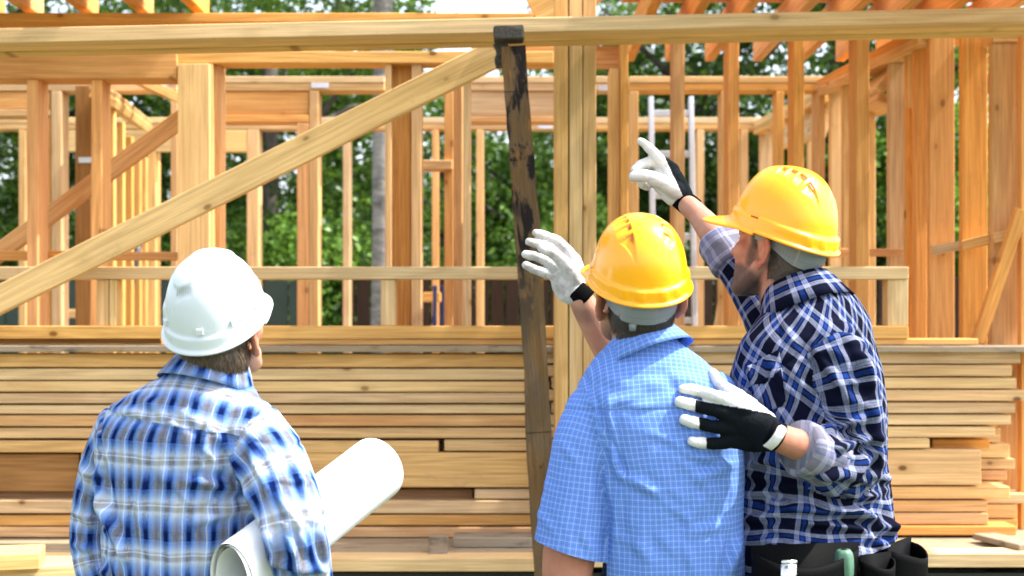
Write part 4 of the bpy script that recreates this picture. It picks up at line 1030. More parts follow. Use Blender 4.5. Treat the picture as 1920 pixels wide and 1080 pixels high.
# ------------------------------------------------------------------ shirt
def ell_arc(a, b_, n=720):
    t = np.linspace(-math.pi, math.pi, n + 1); x, y = a * np.sin(t), -b_ * np.cos(t)
    s_ = np.concatenate([[0], np.cumsum(np.hypot(np.diff(x), np.diff(y)))]); return t, s_ - np.interp(0, t, s_)
def shirt(name, B_, rings, sleeves, mats, parent, voxel=.005, it=10, foldlist=(), lump=(.0035, 7), seed=1, yoke=None, cuts=(), n_el=2.35, warp=(.004, .005), skew=None):
    """rings: (z, x, y, a, b) in the body frame; sleeves: list of dict(chain, hole=(point, normal))"""
    p = Prim(); rr = []
    for z, x, y, a, b_ in rings:
        rr.append([B_(x + a * math.copysign(abs(math.cos(t)) ** (2 / n_el), math.cos(t)), y + b_ * math.copysign(abs(math.sin(t)) ** (2 / n_el), math.sin(t)), z) for t in [2 * math.pi * k / 56 for k in range(56)]])
    p.rings(rr)
    for sl in sleeves: p.chain(sl['chain'])
    me = p.mesh(voxel, it, .5, name)
    bm = bmesh.new(); bm.from_mesh(me)
    seams = [(Vector(sl['hole'][0]), Vector(sl['hole'][1]).normalized(), Vector(sl['chain'][0][0]), .2) for sl in sleeves]
    if yoke is not None and yoke(np.array(0.)) < 5:
        z0_, z1_ = float(yoke(np.array(-.1))), float(yoke(np.array(.1)))
        seams.append((B_(0, 0, (z0_ + z1_) / 2), (B_.z - B_.x * ((z1_ - z0_) / .2)).normalized(), B_(0, -.05, (z0_ + z1_) / 2), .4))
    for sp, sn, sc_, sr in seams:
        fs = [f for f in bm.faces if (f.calc_center_median() - sc_).length < sr and abs((f.calc_center_median() - sp).dot(sn)) < .012]; g_ = set(fs)
        for f in fs: g_.update(f.edges); g_.update(f.verts)
        bmesh.ops.bisect_plane(bm, geom=list(g_), plane_co=sp, plane_no=sn, dist=.0004)
    bm.to_mesh(me); bm.free(); me.update()
    co = get_co(me)
    # which cloth panel does each point belong to
    Zr = np.array([r[0] for r in rings]); oz = np.argsort(Zr)
    def trunk_sd(c):
        q = B_.loc(c); g_ = lambda i: np.interp(q[:, 2], Zr[oz], np.array([r[i] for r in rings])[oz])
        a, b_ = g_(3), g_(4)
        return ((np.abs((q[:, 0] - g_(1)) / a) ** n_el + np.abs((q[:, 1] - g_(2)) / b_) ** n_el) ** (1 / n_el) - 1) * np.minimum(a, b_)
    def panel(c):
        part = np.zeros(len(c), int); best = np.full(len(c), 1e9); tsd = trunk_sd(c)
        for j, sl in enumerate(sleeves):
            hp, hn = np.array(sl['hole'][0]), np.array(Vector(sl['hole'][1]).normalized())
            q = smooth_chain(sl['chain'], 4); dmin = np.full(len(c), 1e9)
            for (a, ra), (b_, rb) in zip(q, q[1:]):
                A_, D_ = np.array(a), np.array(b_) - np.array(a); t = np.clip(((c - A_) @ D_) / (D_ @ D_), 0, 1)
                dd = np.linalg.norm(c - A_ - t[:, None] * D_, axis=1) - (ra + (rb - ra) * t); dmin = np.minimum(dmin, dd)
            ok = ((c - hp) @ hn > 1e-6) & (dmin < np.maximum(tsd * 1.0, .006) + .002) & (dmin < .05)
            if 'far' in sl: ok &= sl['far'](c)
            part[ok] = j + 1
        return part
    # soft lumps, seams
    no = get_no(me); d = lump[0] * fnoise(co, lump[1], seed, 3)
    for j, sl in enumerate(sleeves):
        hp, hn = np.array(sl['hole'][0]), np.array(Vector(sl['hole'][1]).normalized())
        sd_ = (co - hp) @ hn; near = np.linalg.norm(co - np.array(sl['chain'][0][0]), axis=1) < .17
        pk = .5 + .5 * np.sin(co[:, 2] * 260 + co[:, 0] * 120)
        d -= near * (.0042 * np.exp(-(sd_ / .0045) ** 2)) ; d += near * .0022 * np.exp(-((sd_ - .012) / .012) ** 2) * pk
        sl['sd'] = sd_
    if yoke:
        q = B_.loc(co); ys = q[:, 2] - yoke(q[:, 0]); bk = q[:, 1] < .02
        d -= bk * .0028 * np.exp(-((ys + .004) / .004) ** 2); d += bk * .0007 * np.exp(-((ys - .004) / .006) ** 2)
    set_co(me, co + no * d[:, None])
    if foldlist: folds(me, foldlist)
    for c_ in cuts: cut(me, *c_)
    # lay the cloth pattern (metres) panel by panel
    co = get_co(me); nf = len(me.polygons)
    fc = np.empty(nf * 3); me.polygons.foreach_get('center', fc); fc = fc.reshape(-1, 3)
    part = panel(fc)
    qf = B_.loc(fc)
    if yoke is not None: part[(part == 0) & (qf[:, 1] < .06) & (qf[:, 2] > yoke(qf[:, 0]))] = -1
    lv = np.empty(len(me.loops), np.int32); me.loops.foreach_get('vertex_index', lv)
    lt = np.empty(nf, np.int32); me.polygons.foreach_get('loop_total', lt); lp = np.repeat(part, lt)
    q = B_.loc(co); Z = np.array([r[0] for r in rings]); o_ = np.argsort(Z); f_ = lambda i: np.interp(q[:, 2], Z[o_], np.array([r[i] for r in rings])[o_])
    cx_, cy_, a_, b__ = f_(1), f_(2), f_(3), f_(4)
    a0, b0 = max(r[3] for r in rings), max(r[4] for r in rings)
    a_ = np.maximum(a_, .8 * a0); b__ = np.maximum(b__, .8 * b0)
    th = np.arctan2((q[:, 0] - cx_) / a_, -(q[:, 1] - cy_) / b__); T_, S_ = ell_arc(a0, b0)
    UVs = {0: np.stack([np.interp(th, T_, S_), q[:, 2]], 1), -1: np.stack([q[:, 0] + .017, q[:, 2] * 1.05 + .75 * q[:, 1] + .031], 1)}
    for j, sl in enumerate(sleeves):
        ch = smooth_chain(sl['chain'], 7); rref = sl.get('rref', .065); up0 = Vector(sl.get('ref', (0, 1, 0))); L = 0
        W = np.zeros(len(co)); cu = np.zeros(len(co)); su = np.zeros(len(co)); vv_ = np.zeros(len(co))
        segs = []; dmin = np.full(len(co), 1e9)
        for (a, ra), (b_, rb) in zip(ch, ch[1:]):
            A_, D_ = np.array(a), np.array(b_) - np.array(a); l = np.linalg.norm(D_); ax = D_ / l
            t = ((co - A_) @ D_) / (D_ @ D_); rel = co - A_ - np.clip(t, 0, 1)[:, None] * D_; dd = np.linalg.norm(rel, axis=1)
            e1 = np.array((up0 - Vector(ax) * up0.dot(Vector(ax))).normalized()); e2 = np.cross(ax, e1)
            segs.append((dd, np.arctan2(rel @ e2, rel @ e1), L + t * l)); dmin = np.minimum(dmin, dd); L += l
        for dd, an, vl in segs:
            w_ = np.exp(-((dd - dmin) / .006) ** 1) + 1e-12; W += w_; cu += w_ * np.cos(an); su += w_ * np.sin(an); vv_ += w_ * vl
        u = np.arctan2(su, cu) * rref; v = vv_ / W
        UVs[j + 1] = np.stack([u + .011 * (j + 1), v + .023 * (j + 1)], 1)
    # cloth is never square to the body: drift and ripple of the pattern
    du = warp[0] * fnoise(co * np.array([1, 1, .6]), 8, seed + 3, 2); dv = warp[1] * fnoise(co * np.array([.7, .7, 1.3]), 8, seed + 5, 2)
    if skew is not None:
        k1, k2, boost = skew(q); du = du * boost; dv = dv * boost
        base = UVs[0]; UVs[0] = np.stack([base[:, 0] + k2 * (base[:, 1] - 1.3), base[:, 1] + k1 * base[:, 0]], 1)
    for k in UVs: UVs[k] = UVs[k] + np.stack([du, dv], 1)
    uv = np.zeros((len(lv), 2))
    for k, arr in UVs.items(): m = lp == k; uv[m] = arr[lv[m]]
    # faces that straddle the wrap-around seam of the angle
    if True:
        starts = np.concatenate([[0], np.cumsum(lt)[:-1]]); per = {0: S_[-1] - S_[0]}
        for j, sl in enumerate(sleeves): per[j + 1] = 2 * math.pi * sl.get('rref', .065)
        mx = np.maximum.reduceat(uv[:, 0], starts); mn = np.minimum.reduceat(uv[:, 0], starts); bad = np.repeat((mx - mn) > .1, lt)
        for k, pr_ in per.items():
            m = bad & (lp == k) & (uv[:, 0] < np.repeat((mx + mn) / 2, lt)); uv[m, 0] += pr_
    ul = me.uv_layers.new(name='UVMap'); ul.data.foreach_set('uv', uv.astype(np.float32).ravel())
    return add_part(name, me, mats, parent)
def tube_uv(name, pts, mat, parent, seg=40, wob=.0, seed=0, flat=1.0, uvs=(0, 0), smooth_=True, closed=False, ref=(0, 1, 0)):
    """open tube along points with radii (cuffs, rolled sleeves), pattern in metres"""
    rg = random.Random(seed); bm = bmesh.new(); uvl = bm.loops.layers.uv.new('UVMap'); rings = []; L = 0; info = {}
    for i, (c, r) in enumerate(pts):
        c = Vector(c); a = Vector(pts[min(i + 1, len(pts) - 1)][0]) - Vector(pts[max(i - 1, 0)][0])
        if a.length < 1e-7: a = Vector(pts[-1][0]) - Vector(pts[0][0])
        a.normalize()
        if i: L += max((c - Vector(pts[i - 1][0])).length, abs(r - pts[i - 1][1]))
        up0 = Vector(ref); e1 = (up0 - a * up0.dot(a)).normalized(); e2 = a.cross(e1); row = []
        for k in range(seg):
            t = 2 * math.pi * k / seg; rr = r * (1 + wob * mnoise.noise((math.cos(t) * 1.6 + seed, math.sin(t) * 1.6, L * 30)))
            v = bm.verts.new(c + (e1 * math.cos(t) + e2 * math.sin(t) * flat) * rr); row.append(v); info[v] = (t, L)
        rings.append(row)
    rref = max(r for _, r in pts)
    for r0, r1 in zip(rings, rings[1:]):
        for k in range(seg):
            f = bm.faces.new((r0[k], r0[(k + 1) % seg], r1[(k + 1) % seg], r1[k]))
            for lo in f.loops:
                t, l = info[lo.vert]; t = t + (2 * math.pi if (k == seg - 1 and lo.vert in (r0[0], r1[0])) else 0); lo[uvl].uv = (t * rref + uvs[0], l + uvs[1])
    bmesh.ops.recalc_face_normals(bm, faces=bm.faces)
    me = bpy.data.meshes.new(name); bm.to_mesh(me); bm.free(); return add_part(name, me, mat, parent)
def collar(C_, rx, ry, mat, parent, stand=.036, fall=.05, flare=.022, open_=38, drop=.0, seed=1, tipdrop=.012):
    """folded shirt collar round the neck in frame C_ (z along the neck); open at the front"""
    bm = bmesh.new(); uvl = bm.loops.layers.uv.new('UVMap'); n = 84; rows_ = []; info = {}
    for i in range(n + 1):
        a = R(open_ + (360 - 2 * open_) * i / n); fr = max(0, math.cos(a)); tip = sst(.15, .8, np.array(fr)).item()
        ca, sa = math.cos(a), math.sin(a); wv = .003 * mnoise.noise((ca * 2 + seed, sa * 2, 0))
        def pt(off, z): return C_(sa * (rx + off), ca * (ry + off), z)
        h_ = stand * (1 - .35 * tip)
        prof = [(-.001, -.012), (0, h_ * .5), (.001, h_ - .003), (.0035, h_), (.0075, h_ - .002), (.0115 + .25 * flare + wv, h_ - .3 * fall), (.014 + .65 * flare + wv, h_ - .7 * fall - .3 * tipdrop * tip), (.014 + flare + wv * 2, h_ - fall - tipdrop * tip), (.012 + flare + wv * 2, h_ - fall - tipdrop * tip + .0005), (.010 + .6 * flare, h_ - .72 * fall)]
        row = []; L = 0
        for k, (o_, z) in enumerate(prof):
            v = bm.verts.new(pt(o_, z)); row.append(v)
            if k: L += math.hypot(o_ - prof[k - 1][0], z - prof[k - 1][1])
            info[v] = ((a - math.pi) * (rx + .02), L)
        rows_.append(row)
    for r0, r1 in zip(rows_, rows_[1:]):
        for k in range(len(r0) - 1):
            f = bm.faces.new((r0[k], r1[k], r1[k + 1], r0[k + 1]))
            for lo in f.loops: lo[uvl].uv = info[lo.vert]
    bmesh.ops.recalc_face_normals(bm, faces=bm.faces)
    me = bpy.data.meshes.new('collar'); bm.to_mesh(me); bm.free(); return add_part('collar', me, mat, parent)
def hand_prims(p, wr, kn, nrm, thumb_side, curl=.6, r=.0088, L=1.0):
    """relaxed bare hand: wrist, knuckle centre, back-of-hand normal"""
    wr, kn = Vector(wr), Vector(kn); d = (kn - wr).normalized(); nrm = (Vector(nrm) - d * Vector(nrm).dot(d)).normalized(); s_ = d.cross(nrm) * thumb_side
    for k, ln in enumerate((.070, .078, .072, .056)):
        o_ = s_ * (.030 - .020 * k); b0 = kn + o_; p.chain([(wr + o_ * .55, .013), (b0, .0115)])
        a1, a2, a3 = curl * .6, curl * 1.5, curl * 2.1; q = b0; pts = [(b0, r * 1.12)]
        for f_, a in ((.45, a1), (.31, a2), (.24, a3)):
            q = q + (d * math.cos(a) - nrm * math.sin(a)) * ln * f_ * L; pts.append((q, r * (1.02 - .1 * len(pts) * .6)))
        p.chain(pts)
    p.chain([(wr + s_ * .018, .016), (wr + s_ * .042 + d * .035 - nrm * .012, .013), (wr + s_ * .052 + d * .062 - nrm * .022, .0105), (wr + s_ * .048 + d * .088 - nrm * .030, .009)])
    p.cap(wr, wr + (kn - wr) * .4, .024, .022)
def trousers(parent, B_, zw, a, b_, mat, zhip=None, spread=.105, seed=2):
    """B_ origin on the ground under the body"""
    p = Prim(); zc = zw - .22
    rr = []
    for z, aa, bb in ((zw, a, b_), (zw - .08, a * 1.03, b_ * 1.06), (zw - .18, a * 1.06, b_ * 1.1), (zc - .04, a * .98, b_ * 1.0)):
        rr.append([B_(aa * math.cos(t), bb * math.sin(t), z) for t in [2 * math.pi * k / 40 for k in range(40)]])
    p.rings(rr)
    for sg in (-1, 1):
        p.chain([(B_(sg * spread * .75, 0, zc), .098), (B_(sg * spread, .02, .50), .073), (B_(sg * spread * 1.08, -.01, .28), .064), (B_(sg * spread * 1.12, -.005, .10), .060)])
    me = p.mesh(.009, 6, .5, 'trousers'); co = get_co(me); no = get_no(me)
    set_co(me, co + no * (.005 * fnoise(co * np.array([1, 1, 2.2]), 8, seed, 3))[:, None])
    add_part('trousers', me, mat, parent)
    for sg in (-1, 1):
        q = Prim(); x = sg * spread * 1.12
        q.chain([(B_(x, -.045, .055), .047), (B_(x * 1.03, .06, .05), .047), (B_(x * 1.06, .15, .040), .040)]); q.cap(B_(x, -.02, .06), B_(x, -.015, .15), .05, .052)
        me = q.mesh(.008, 4, .5, 'boot'); co = get_co(me); co[:, 2] = np.maximum(co[:, 2], .002); set_co(me, co); add_part('boot', me, SHOE, parent)
def glove(name, chains, voxel, it, mats, parent, knit=None, crease=(.0011, 55), seed=4, flats=()):
    p = Prim()
    for c in chains: p.chain(c)
    for c, fl in flats: p.chain(c, flat=fl)
    me = p.mesh(voxel, it, .45, name); co = get_co(me); no = get_no(me)
    d = crease[0] * fnoise(co, crease[1], seed, 2)
    for c in chains:
        if len(c) < 4: continue
        for i in range(1, len(c) - 1):
            q = np.array(c[i][0]); ax = np.array((Vector(c[i + 1][0]) - Vector(c[i - 1][0])).normalized()); r_ = c[i][1]
            for sh_, am in ((0, .0016), (.0052, .0009), (-.0052, .0009)):
                t = (co - q) @ ax - sh_; rel = co - q; near = np.linalg.norm(rel - (rel @ ax)[:, None] * ax, axis=1) < r_ * 1.5
                d -= near * am * (np.exp(-(t / .0017) ** 2) - .6 * np.exp(-((t - .0040) / .0022) ** 2))
    set_co(me, co + no * d[:, None])
    if knit:
        nf = len(me.polygons); fc = np.empty(nf * 3); me.polygons.foreach_get('center', fc); fc = fc.reshape(-1, 3)
        fnn = np.empty(nf * 3, np.float32); me.polygons.foreach_get('normal', fnn); fnn = fnn.reshape(-1, 3)
        me.polygons.foreach_set('material_index', knit(fc, fnn).astype(np.int32))
    return add_part(name, me, mats, parent)
def eyes(H_, parent):
    for sg in (-1, 1):
        q = Prim(); q.ell(H_(sg * .031, .0775, .010), H_.ax, (.0115, .0115, .0115), 10)
        me = bpy.data.meshes.new('eye'); me.from_pydata(q.v, [], q.f); add_part('eye', me, EYEW, parent)
# ================================================================== LEFT MAN: white helmet, blue plaid, paper roll
GP = 'builders seen from behind'
D1 = 2.95
man = empty('person', (MX(355, D1), D1, 0), 'man in white hard hat and faded blue plaid shirt holding a paper roll', 'person', GP)
B_ = Frame((MX(345, D1), D1, 0), 24)
zz = lambda py, d=D1: MZ(py, d)
Hd = Frame(P(413, 632, D1 - .01), 13, 25, 1)
# skin: head, neck, arms and hands in one
p = Prim()
head_prims(p, Hd, P(385, 745, D1 + .02))
sh_r, el_r, wr_r = P(492, 812, 2.86), P(548, 1030, 2.76), P(600, 1150, 3.0)
sh_l, el_l, wr_l = P(212, 812, 3.02), P(180, 1010, 3.05), P(205, 1200, 2.98)
p.chain([(B_(0, 0, 1.40), .085), (B_(0, 0, 1.2), .10), (B_(0, 0, .95), .10)])
p.cap(B_(0, 0, 1.36), sh_r, .06, .045); p.cap(B_(0, 0, 1.36), sh_l, .06, .045)
p.chain([(sh_r, .045), (el_r, .038), (wr_r, .027)]); p.chain([(sh_l, .045), (el_l, .036), (wr_l, .026)])
hand_prims(p, wr_r, P(610, 1165, 3.09), (0, 0, -1), -1, 1.0); hand_prims(p, wr_l, P(205, 1275, 2.98), (-1, 0, 0), 1, .35)
me = p.mesh(.0036, 5, .45, 'body'); head_attrs(me, Hd); at_ = me.attributes['beard']; at_.data.foreach_set('value', [0.0] * len(me.vertices))
hair(me, Hd, HAIR1, man, 3, nape=-.082, length=.034, n=5200, width=.0011, thick=.006, wild=.55)
add_part('body', me, SKIN1, man); eyes(Hd, man)
helmet(Hd, man, WHI_P, 'w', .935, .034, peak=.016, gx=-.020, B=.104)
rings = [(zz(682), .046, .01, .058, .058), (zz(706), .043, .006, .084, .074), (zz(732), .030, .0, .130, .090), (zz(768), .010, -.005, .178, .106), (zz(815), .0, -.005, .197, .122), (zz(880), -.004, .0, .190, .128), (zz(960), -.010, .0, .176, .124), (zz(1050), -.012, .0, .168, .122), (zz(1140), -.008, .0, .172, .128), (zz(1260), 0, 0, .185, .138), (zz(1320), 0, 0, .19, .14)]
slv = [dict(chain=[(P(470, 806, 2.87), .066), (P(508, 862, 2.82), .069), (P(541, 950, 2.765), .068), (P(556, 1030, 2.755), .064), (P(575, 1090, 2.85), .054), (wr_r, .040)], hole=(P(474, 830, 2.87), (.86, -.25, -.42)), ref=(0, -1, 0), rref=.066, far=lambda c: c[:, 0] > MX(400, 2.9)),
       dict(chain=[(P(232, 806, 3.0), .060), (P(206, 862, 3.03), .058), (P(185, 950, 3.05), .056), (P(180, 1020, 3.05), .054), (P(196, 1120, 3.02), .048), (wr_l, .038)], hole=(P(226, 830, 3.0), (-.95, .12, -.28)), ref=(0, -1, 0), rref=.058, far=lambda c: c[:, 0] < MX(300, 2.95))]
rg = random.Random(11)
fl = [(392, 800, 376, 880, 7, 5), (350, 800, 345, 850, 8, 2.5), (462, 925, 340, 903, 9, 5, 6), (455, 950, 350, 985, 10, 4), (440, 845, 452, 905, 7, 4.5), (428, 830, 436, 890, 6, 3.5),
      (190, 940, 236, 1050, 9, 6), (178, 890, 205, 985, 7, 4), (205, 1000, 215, 1080, 8, 5), (240, 960, 225, 1080, 10, 3.5), (320, 960, 330, 1080, 14, 2.5), (400, 960, 380, 1080, 12, 3.5), (280, 860, 262, 1000, 12, 2.5),
      (470, 850, 505, 925, 8, 5), (455, 900, 480, 990, 8, 5.5), (490, 960, 520, 1060, 9, 5), (535, 1000, 565, 1072, 8, 5), (590, 960, 612, 1050, 7, 4), (520, 930, 560, 985, 8, 3.5), (500, 1045, 600, 1070, 8, 5, 8), (545, 850, 560, 900, 9, 3),
      (140, 960, 200, 1000, 7, 4), (135, 1020, 195, 1040, 7, 4), (150, 860, 172, 930, 8, 3.5), (160, 1050, 200, 1080, 7, 4)]
fl += rand_folds(rg, 16, (210, 830, 450, 1080), 80, 40, (50, 110), (6, 12), (1.2, 2.6)) + rand_folds(rg, 12, (460, 830, 610, 1075), 40, 50, (40, 80), (5, 9), (1.2, 2.6)) + rand_folds(rg, 8, (240, 720, 500, 800), 10, 30, (50, 100), (7, 12), (1, 2)) + rand_folds(rg, 8, (135, 850, 200, 1080), 70, 50, (40, 70), (5, 8), (1.5, 3))
fl = [f[:5] + (f[5] * 1.35,) + f[6:] for f in fl]
sh = shirt('shirt', B_, rings, slv, SHIRT1, man, .0048, 9, fl, yoke=lambda x: zz(783) - .13 * x, seed=2, cuts=[((0, 0, .86), (0, 0, -1))])
collar(Frame(P(396, 708, 2.945), 22, -17, 6), .062, .068, SHIRT1, sh, .046, .068, .028, 42, seed=2, tipdrop=.02)
trousers(man, Frame((MX(345, D1), D1, 0), 24), .96, .165, .115, DTROUS)
# button on the collar tip
cco = get_co([c for c in sh.children if c.name.startswith('collar')][0].data); cpx, cpy = project(cco); k_ = int(np.argmax(cpx + .3 * cpy)); b0 = Vector(cco[k_]) + Vector((-.010, -.004, .004)); q = Prim(); q.ell(b0, (Vector((1, 0, 0)), Vector((0, 1, 0)), Vector((0, 0, 1))), (.0055, .0025, .0055), 8)
me = bpy.data.meshes.new('button'); me.from_pydata(q.v, [], q.f); add_part('button', me, WHI_P, sh)
# paper roll: a loosely wound sheet, open spiral at its near end
PAPER = simple('paper_white', (.80, .81, .80), .7, scale=12, var=.02)
a0, a1 = P(436, 1090, 2.70), P(706, 880, 3.20)
ax = (a1 - a0).normalized(); e1 = Vector((0, 0, 1)); e1 = (e1 - ax * e1.dot(ax)).normalized(); e2 = ax.cross(e1)
bm = bmesh.new(); nr_, nl = 170, 18; rows_ = []
for j in range(nl + 1):
    t = j / nl; c = a0.lerp(a1, t); row = []
    for i in range(nr_ + 1):
        th = -2.3 + (i / nr_) * 2 * math.pi * 2.35; rad = .0725 - .0042 * th / (2 * math.pi) * 1.6 + (.004 * math.sin(th * 2 + 1) * (1 - t)) 
        edge = .010 * math.sin(th * .5) * (1 if j in (0,) else 0)
        row.append(bm.verts.new(c + (e1 * math.cos(th) * rad * 1.03 + e2 * math.sin(th) * rad * (.64 + .32 * t)) + ax * (edge + .006 * (i / nr_) * (1 if j == 0 else 0))))
    rows_.append(row)
for r0, r1 in zip(rows_, rows_[1:]):
    for k in range(nr_): bm.faces.new((r0[k], r0[k + 1], r1[k + 1], r1[k]))
tag(obj_bm('paper_roll', bm, PAPER, None, True), 'big white roll of drawing paper clamped under the arm of the left man', 'paper roll')

# ================================================================== MIDDLE MAN: yellow helmet, short sleeves
D2 = 3.02
man2 = empty('person', (MX(1245, D2), D2, 0), 'man in yellow hard hat and short sleeved light blue checked shirt, gloved hand raised', 'person', GP)
B2 = Frame((MX(1246, D2), D2, 0), -8)
z2 = lambda py: MZ(py, D2)
Hd2 = Frame(P(1196, 565, D2), -9, 17, -2)
p = Prim(); head_prims(p, Hd2, P(1214, 690, D2 + .02), 1.05)
sh_l, el_l, wr_l = P(1100, 785, 3.0), P(1066, 1085, 2.99), P(1100, 1270, 3.15)
sh_r, el_r, wr_r = P(1345, 760, 3.08), P(1235, 800, 3.36), P(1092, 566, 3.30)
p.chain([(B2(0, 0, 1.42), .085), (B2(0, 0, 1.2), .10), (B2(0, 0, .95), .10)])
p.cap(B2(0, 0, 1.38), sh_r, .06, .045); p.cap(B2(0, 0, 1.38), sh_l, .06, .045)
p.chain([(sh_l, .048), (P(1080, 930, 2.99), .051), (P(1067, 1040, 2.985), .056), (P(1064, 1100, 2.99), .052), (P(1075, 1180, 3.06), .042), (wr_l, .029)])
p.chain([(sh_r, .050), (el_r, .046), (P(1180, 715, 3.34), .046), (P(1122, 620, 3.315), .036), (wr_r, .030)])
hand_prims(p, wr_l, P(1115, 1345, 3.2), (-1, -.3, 0), 1, .35)
me = p.mesh(.0036, 5, .45, 'body'); head_attrs(me, Hd2)
hair(me, Hd2, HAIR2, man2, 5, nape=-.062, length=.013, n=4200, width=.0008, thick=.0035, wild=.5)
add_part('body', me, SKIN2, man2); eyes(Hd2, man2)
hh = helmet(Hd2, man2, YEL_P, 'y', .945, .038, peak=.045); headband(Hd2, hh)
rings = [(z2(620), -.045, .0, .050, .05), (z2(645), -.042, .0, .078, .062), (z2(672), -.036, 0, .115, .078), (z2(705), -.028, 0, .150, .095), (z2(745), -.020, 0, .172, .112), (z2(800), -.008, 0, .172, .122), (z2(880), .004, 0, .164, .126), (z2(980), .010, 0, .158, .122), (z2(1080), .012, 0, .158, .122), (z2(1200), .01, 0, .168, .13), (z2(1280), .01, 0, .175, .135), (z2(1330), .01, 0, .175, .135)]
slv = [dict(chain=[(P(1112, 772, 3.0), .060), (P(1096, 830, 2.99), .067), (P(1082, 920, 2.985), .071), (P(1069, 1015, 2.98), .075), (P(1062, 1075, 2.98), .077)], hole=(P(1132, 800, 2.99), (-.93, -.05, -.36)), ref=(0, -1, 0), rref=.072, far=lambda c: c[:, 0] < MX(1190, 3.0)),
       dict(chain=[(P(1335, 748, 3.06), .062), (P(1310, 780, 3.2), .064), (P(1270, 795, 3.3), .062)], hole=(P(1345, 760, 3.12), (0, 1, -.2)), ref=(0, 0, 1), rref=.062, far=lambda c: c[:, 1] > 3.09)]
rg = random.Random(21)
fl = [(1140, 745, 1150, 830, 7, 4), (1150, 830, 1165, 900, 7, 6, 4), (1130, 850, 1150, 960, 9, 4), (1165, 890, 1235, 930, 9, 3.5), (1160, 920, 1150, 1060, 8, 4), (1060, 800, 1040, 880, 9, 3), (1110, 900, 1090, 1000, 10, 3), (1020, 900, 1010, 990, 8, 2.5), (1095, 1000, 1110, 1040, 8, 2.5),
      (1380, 870, 1300, 900, 10, 3.5), (1370, 980, 1290, 1000, 10, 3), (1385, 1010, 1365, 1080, 9, 6), (1355, 1000, 1345, 1080, 10, 3), (1200, 980, 1215, 1080, 12, 2.5), (1260, 700, 1290, 745, 8, 2), (1280, 850, 1360, 868, 7, 3), (1140, 760, 1200, 740, 8, 2)]
fl += rand_folds(rg, 18, (1150, 780, 1380, 1080), 70, 45, (50, 110), (7, 12), (.9, 2.0)) + rand_folds(rg, 9, (1010, 800, 1130, 1030), 75, 35, (50, 90), (6, 10), (.9, 2.0)) + rand_folds(rg, 8, (1130, 660, 1360, 760), 20, 30, (50, 100), (7, 12), (.8, 1.6))
hem = (P(996, 1008, 2.98), P(1136, 1052, 2.98)); hn = Vector((-(hem[1] - hem[0]).z, 0, (hem[1] - hem[0]).x)); hn = hn if hn.z < 0 else -hn
sh2 = shirt('shirt', B2, rings, slv, SHIRT2, man2, .0048, 9, fl, yoke=lambda x: z2(757) + .03 * x, seed=4, lump=(.0028, 7),
      cuts=[((hem[0] + hem[1]) / 2 and tuple((hem[0] + hem[1]) / 2), hn, tuple(P(1066, 1040, 2.98)), .135, lambda c: 960 + F * c.x / c.y < 1138), ((0, 0, .86), (0, 0, -1))])
collar(Frame(P(1208, 658, D2 + .005), -16, -20, -15), .064, .068, SHIRT2, sh2, .040, .056, .026, 42, seed=5, tipdrop=.015)
trousers(man2, Frame((MX(1256, D2), D2, 0), -8), .96, .158, .115, DENIM)
# raised right hand in a pale leather glove, palm this way
def gp(o, sc):
    return lambda x, y, d: P(o[0] + x / sc, o[1] + y / sc, d)
g = gp((960, 400), 3.858); Dg = 3.30
gv = glove('glove', [
    [(g(450, 335, Dg + .012), .0145), (g(352, 222, Dg + .02), .0135), (g(262, 172, Dg + .018), .0120), (g(172, 141, Dg + .01), .0092)],
    [(g(400, 390, Dg + .006), .0145), (g(292, 268, Dg + .014), .0128), (g(200, 226, Dg + .012), .0122), (g(122, 206, Dg + .004), .0100)],
    [(g(380, 430, Dg + .002), .0145), (g(262, 352, Dg + .010), .0125), (g(172, 312, Dg + .008), .0120), (g(98, 296, Dg), .0098)],
    [(g(385, 500, Dg), .0140), (g(262, 440, Dg + .006), .0120), (g(172, 408, Dg + .004), .0115), (g(98, 374, Dg - .004), .0092)],
    [(g(450, 470, Dg - .010), .0215), (g(385, 370, Dg - .026), .0170), (g(295, 292, Dg - .034), .0130), (g(212, 255, Dg - .036), .0100)],
    [(g(450, 335, Dg + .012), .016), (g(470, 450, Dg + .008), .023), (g(480, 560, Dg + .004), .026)],
    [(g(400, 400, Dg + .008), .017), (g(425, 500, Dg + .004), .023), (g(475, 580, Dg + .002), .026)],
    [(g(375, 440, Dg + .006), .016), (g(370, 510, Dg + .002), .021), (g(400, 580, Dg + .002), .022), (g(450, 600, Dg), .023)],
    [(g(345, 440, Dg), .0135), (g(325, 500, Dg), .015), (g(370, 590, Dg), .016)],
    [(g(470, 575, Dg), .027), (g(500, 615, Dg), .028)]],
    .0024, 4, [LEATHER2, KNIT], man2, knit=lambda c, n: ((project(c)[0] - 960) * 3.858 > 428) & (n[:, 1] > .12) | ((project(c)[0] - 960) * 3.858 - 428 > ((project(c)[1] - 400) * 3.858 - 215) * .62 + 12) & ((project(c)[1] - 400) * 3.858 < 420))
ca, cb = g(455, 556, Dg), g(530, 630, Dg + .002)
cd_ = (cb - ca)
tube_uv('cuff', [(ca - cd_ * .06, .0262), (ca, .0296), (ca + cd_ * .35, .0306), (ca + cd_ * .75, .0318), (cb, .0330), (cb + cd_ * .02, .0310), (cb - cd_ * .05, .0295)], CUFF, gv, 40, .05, 3)

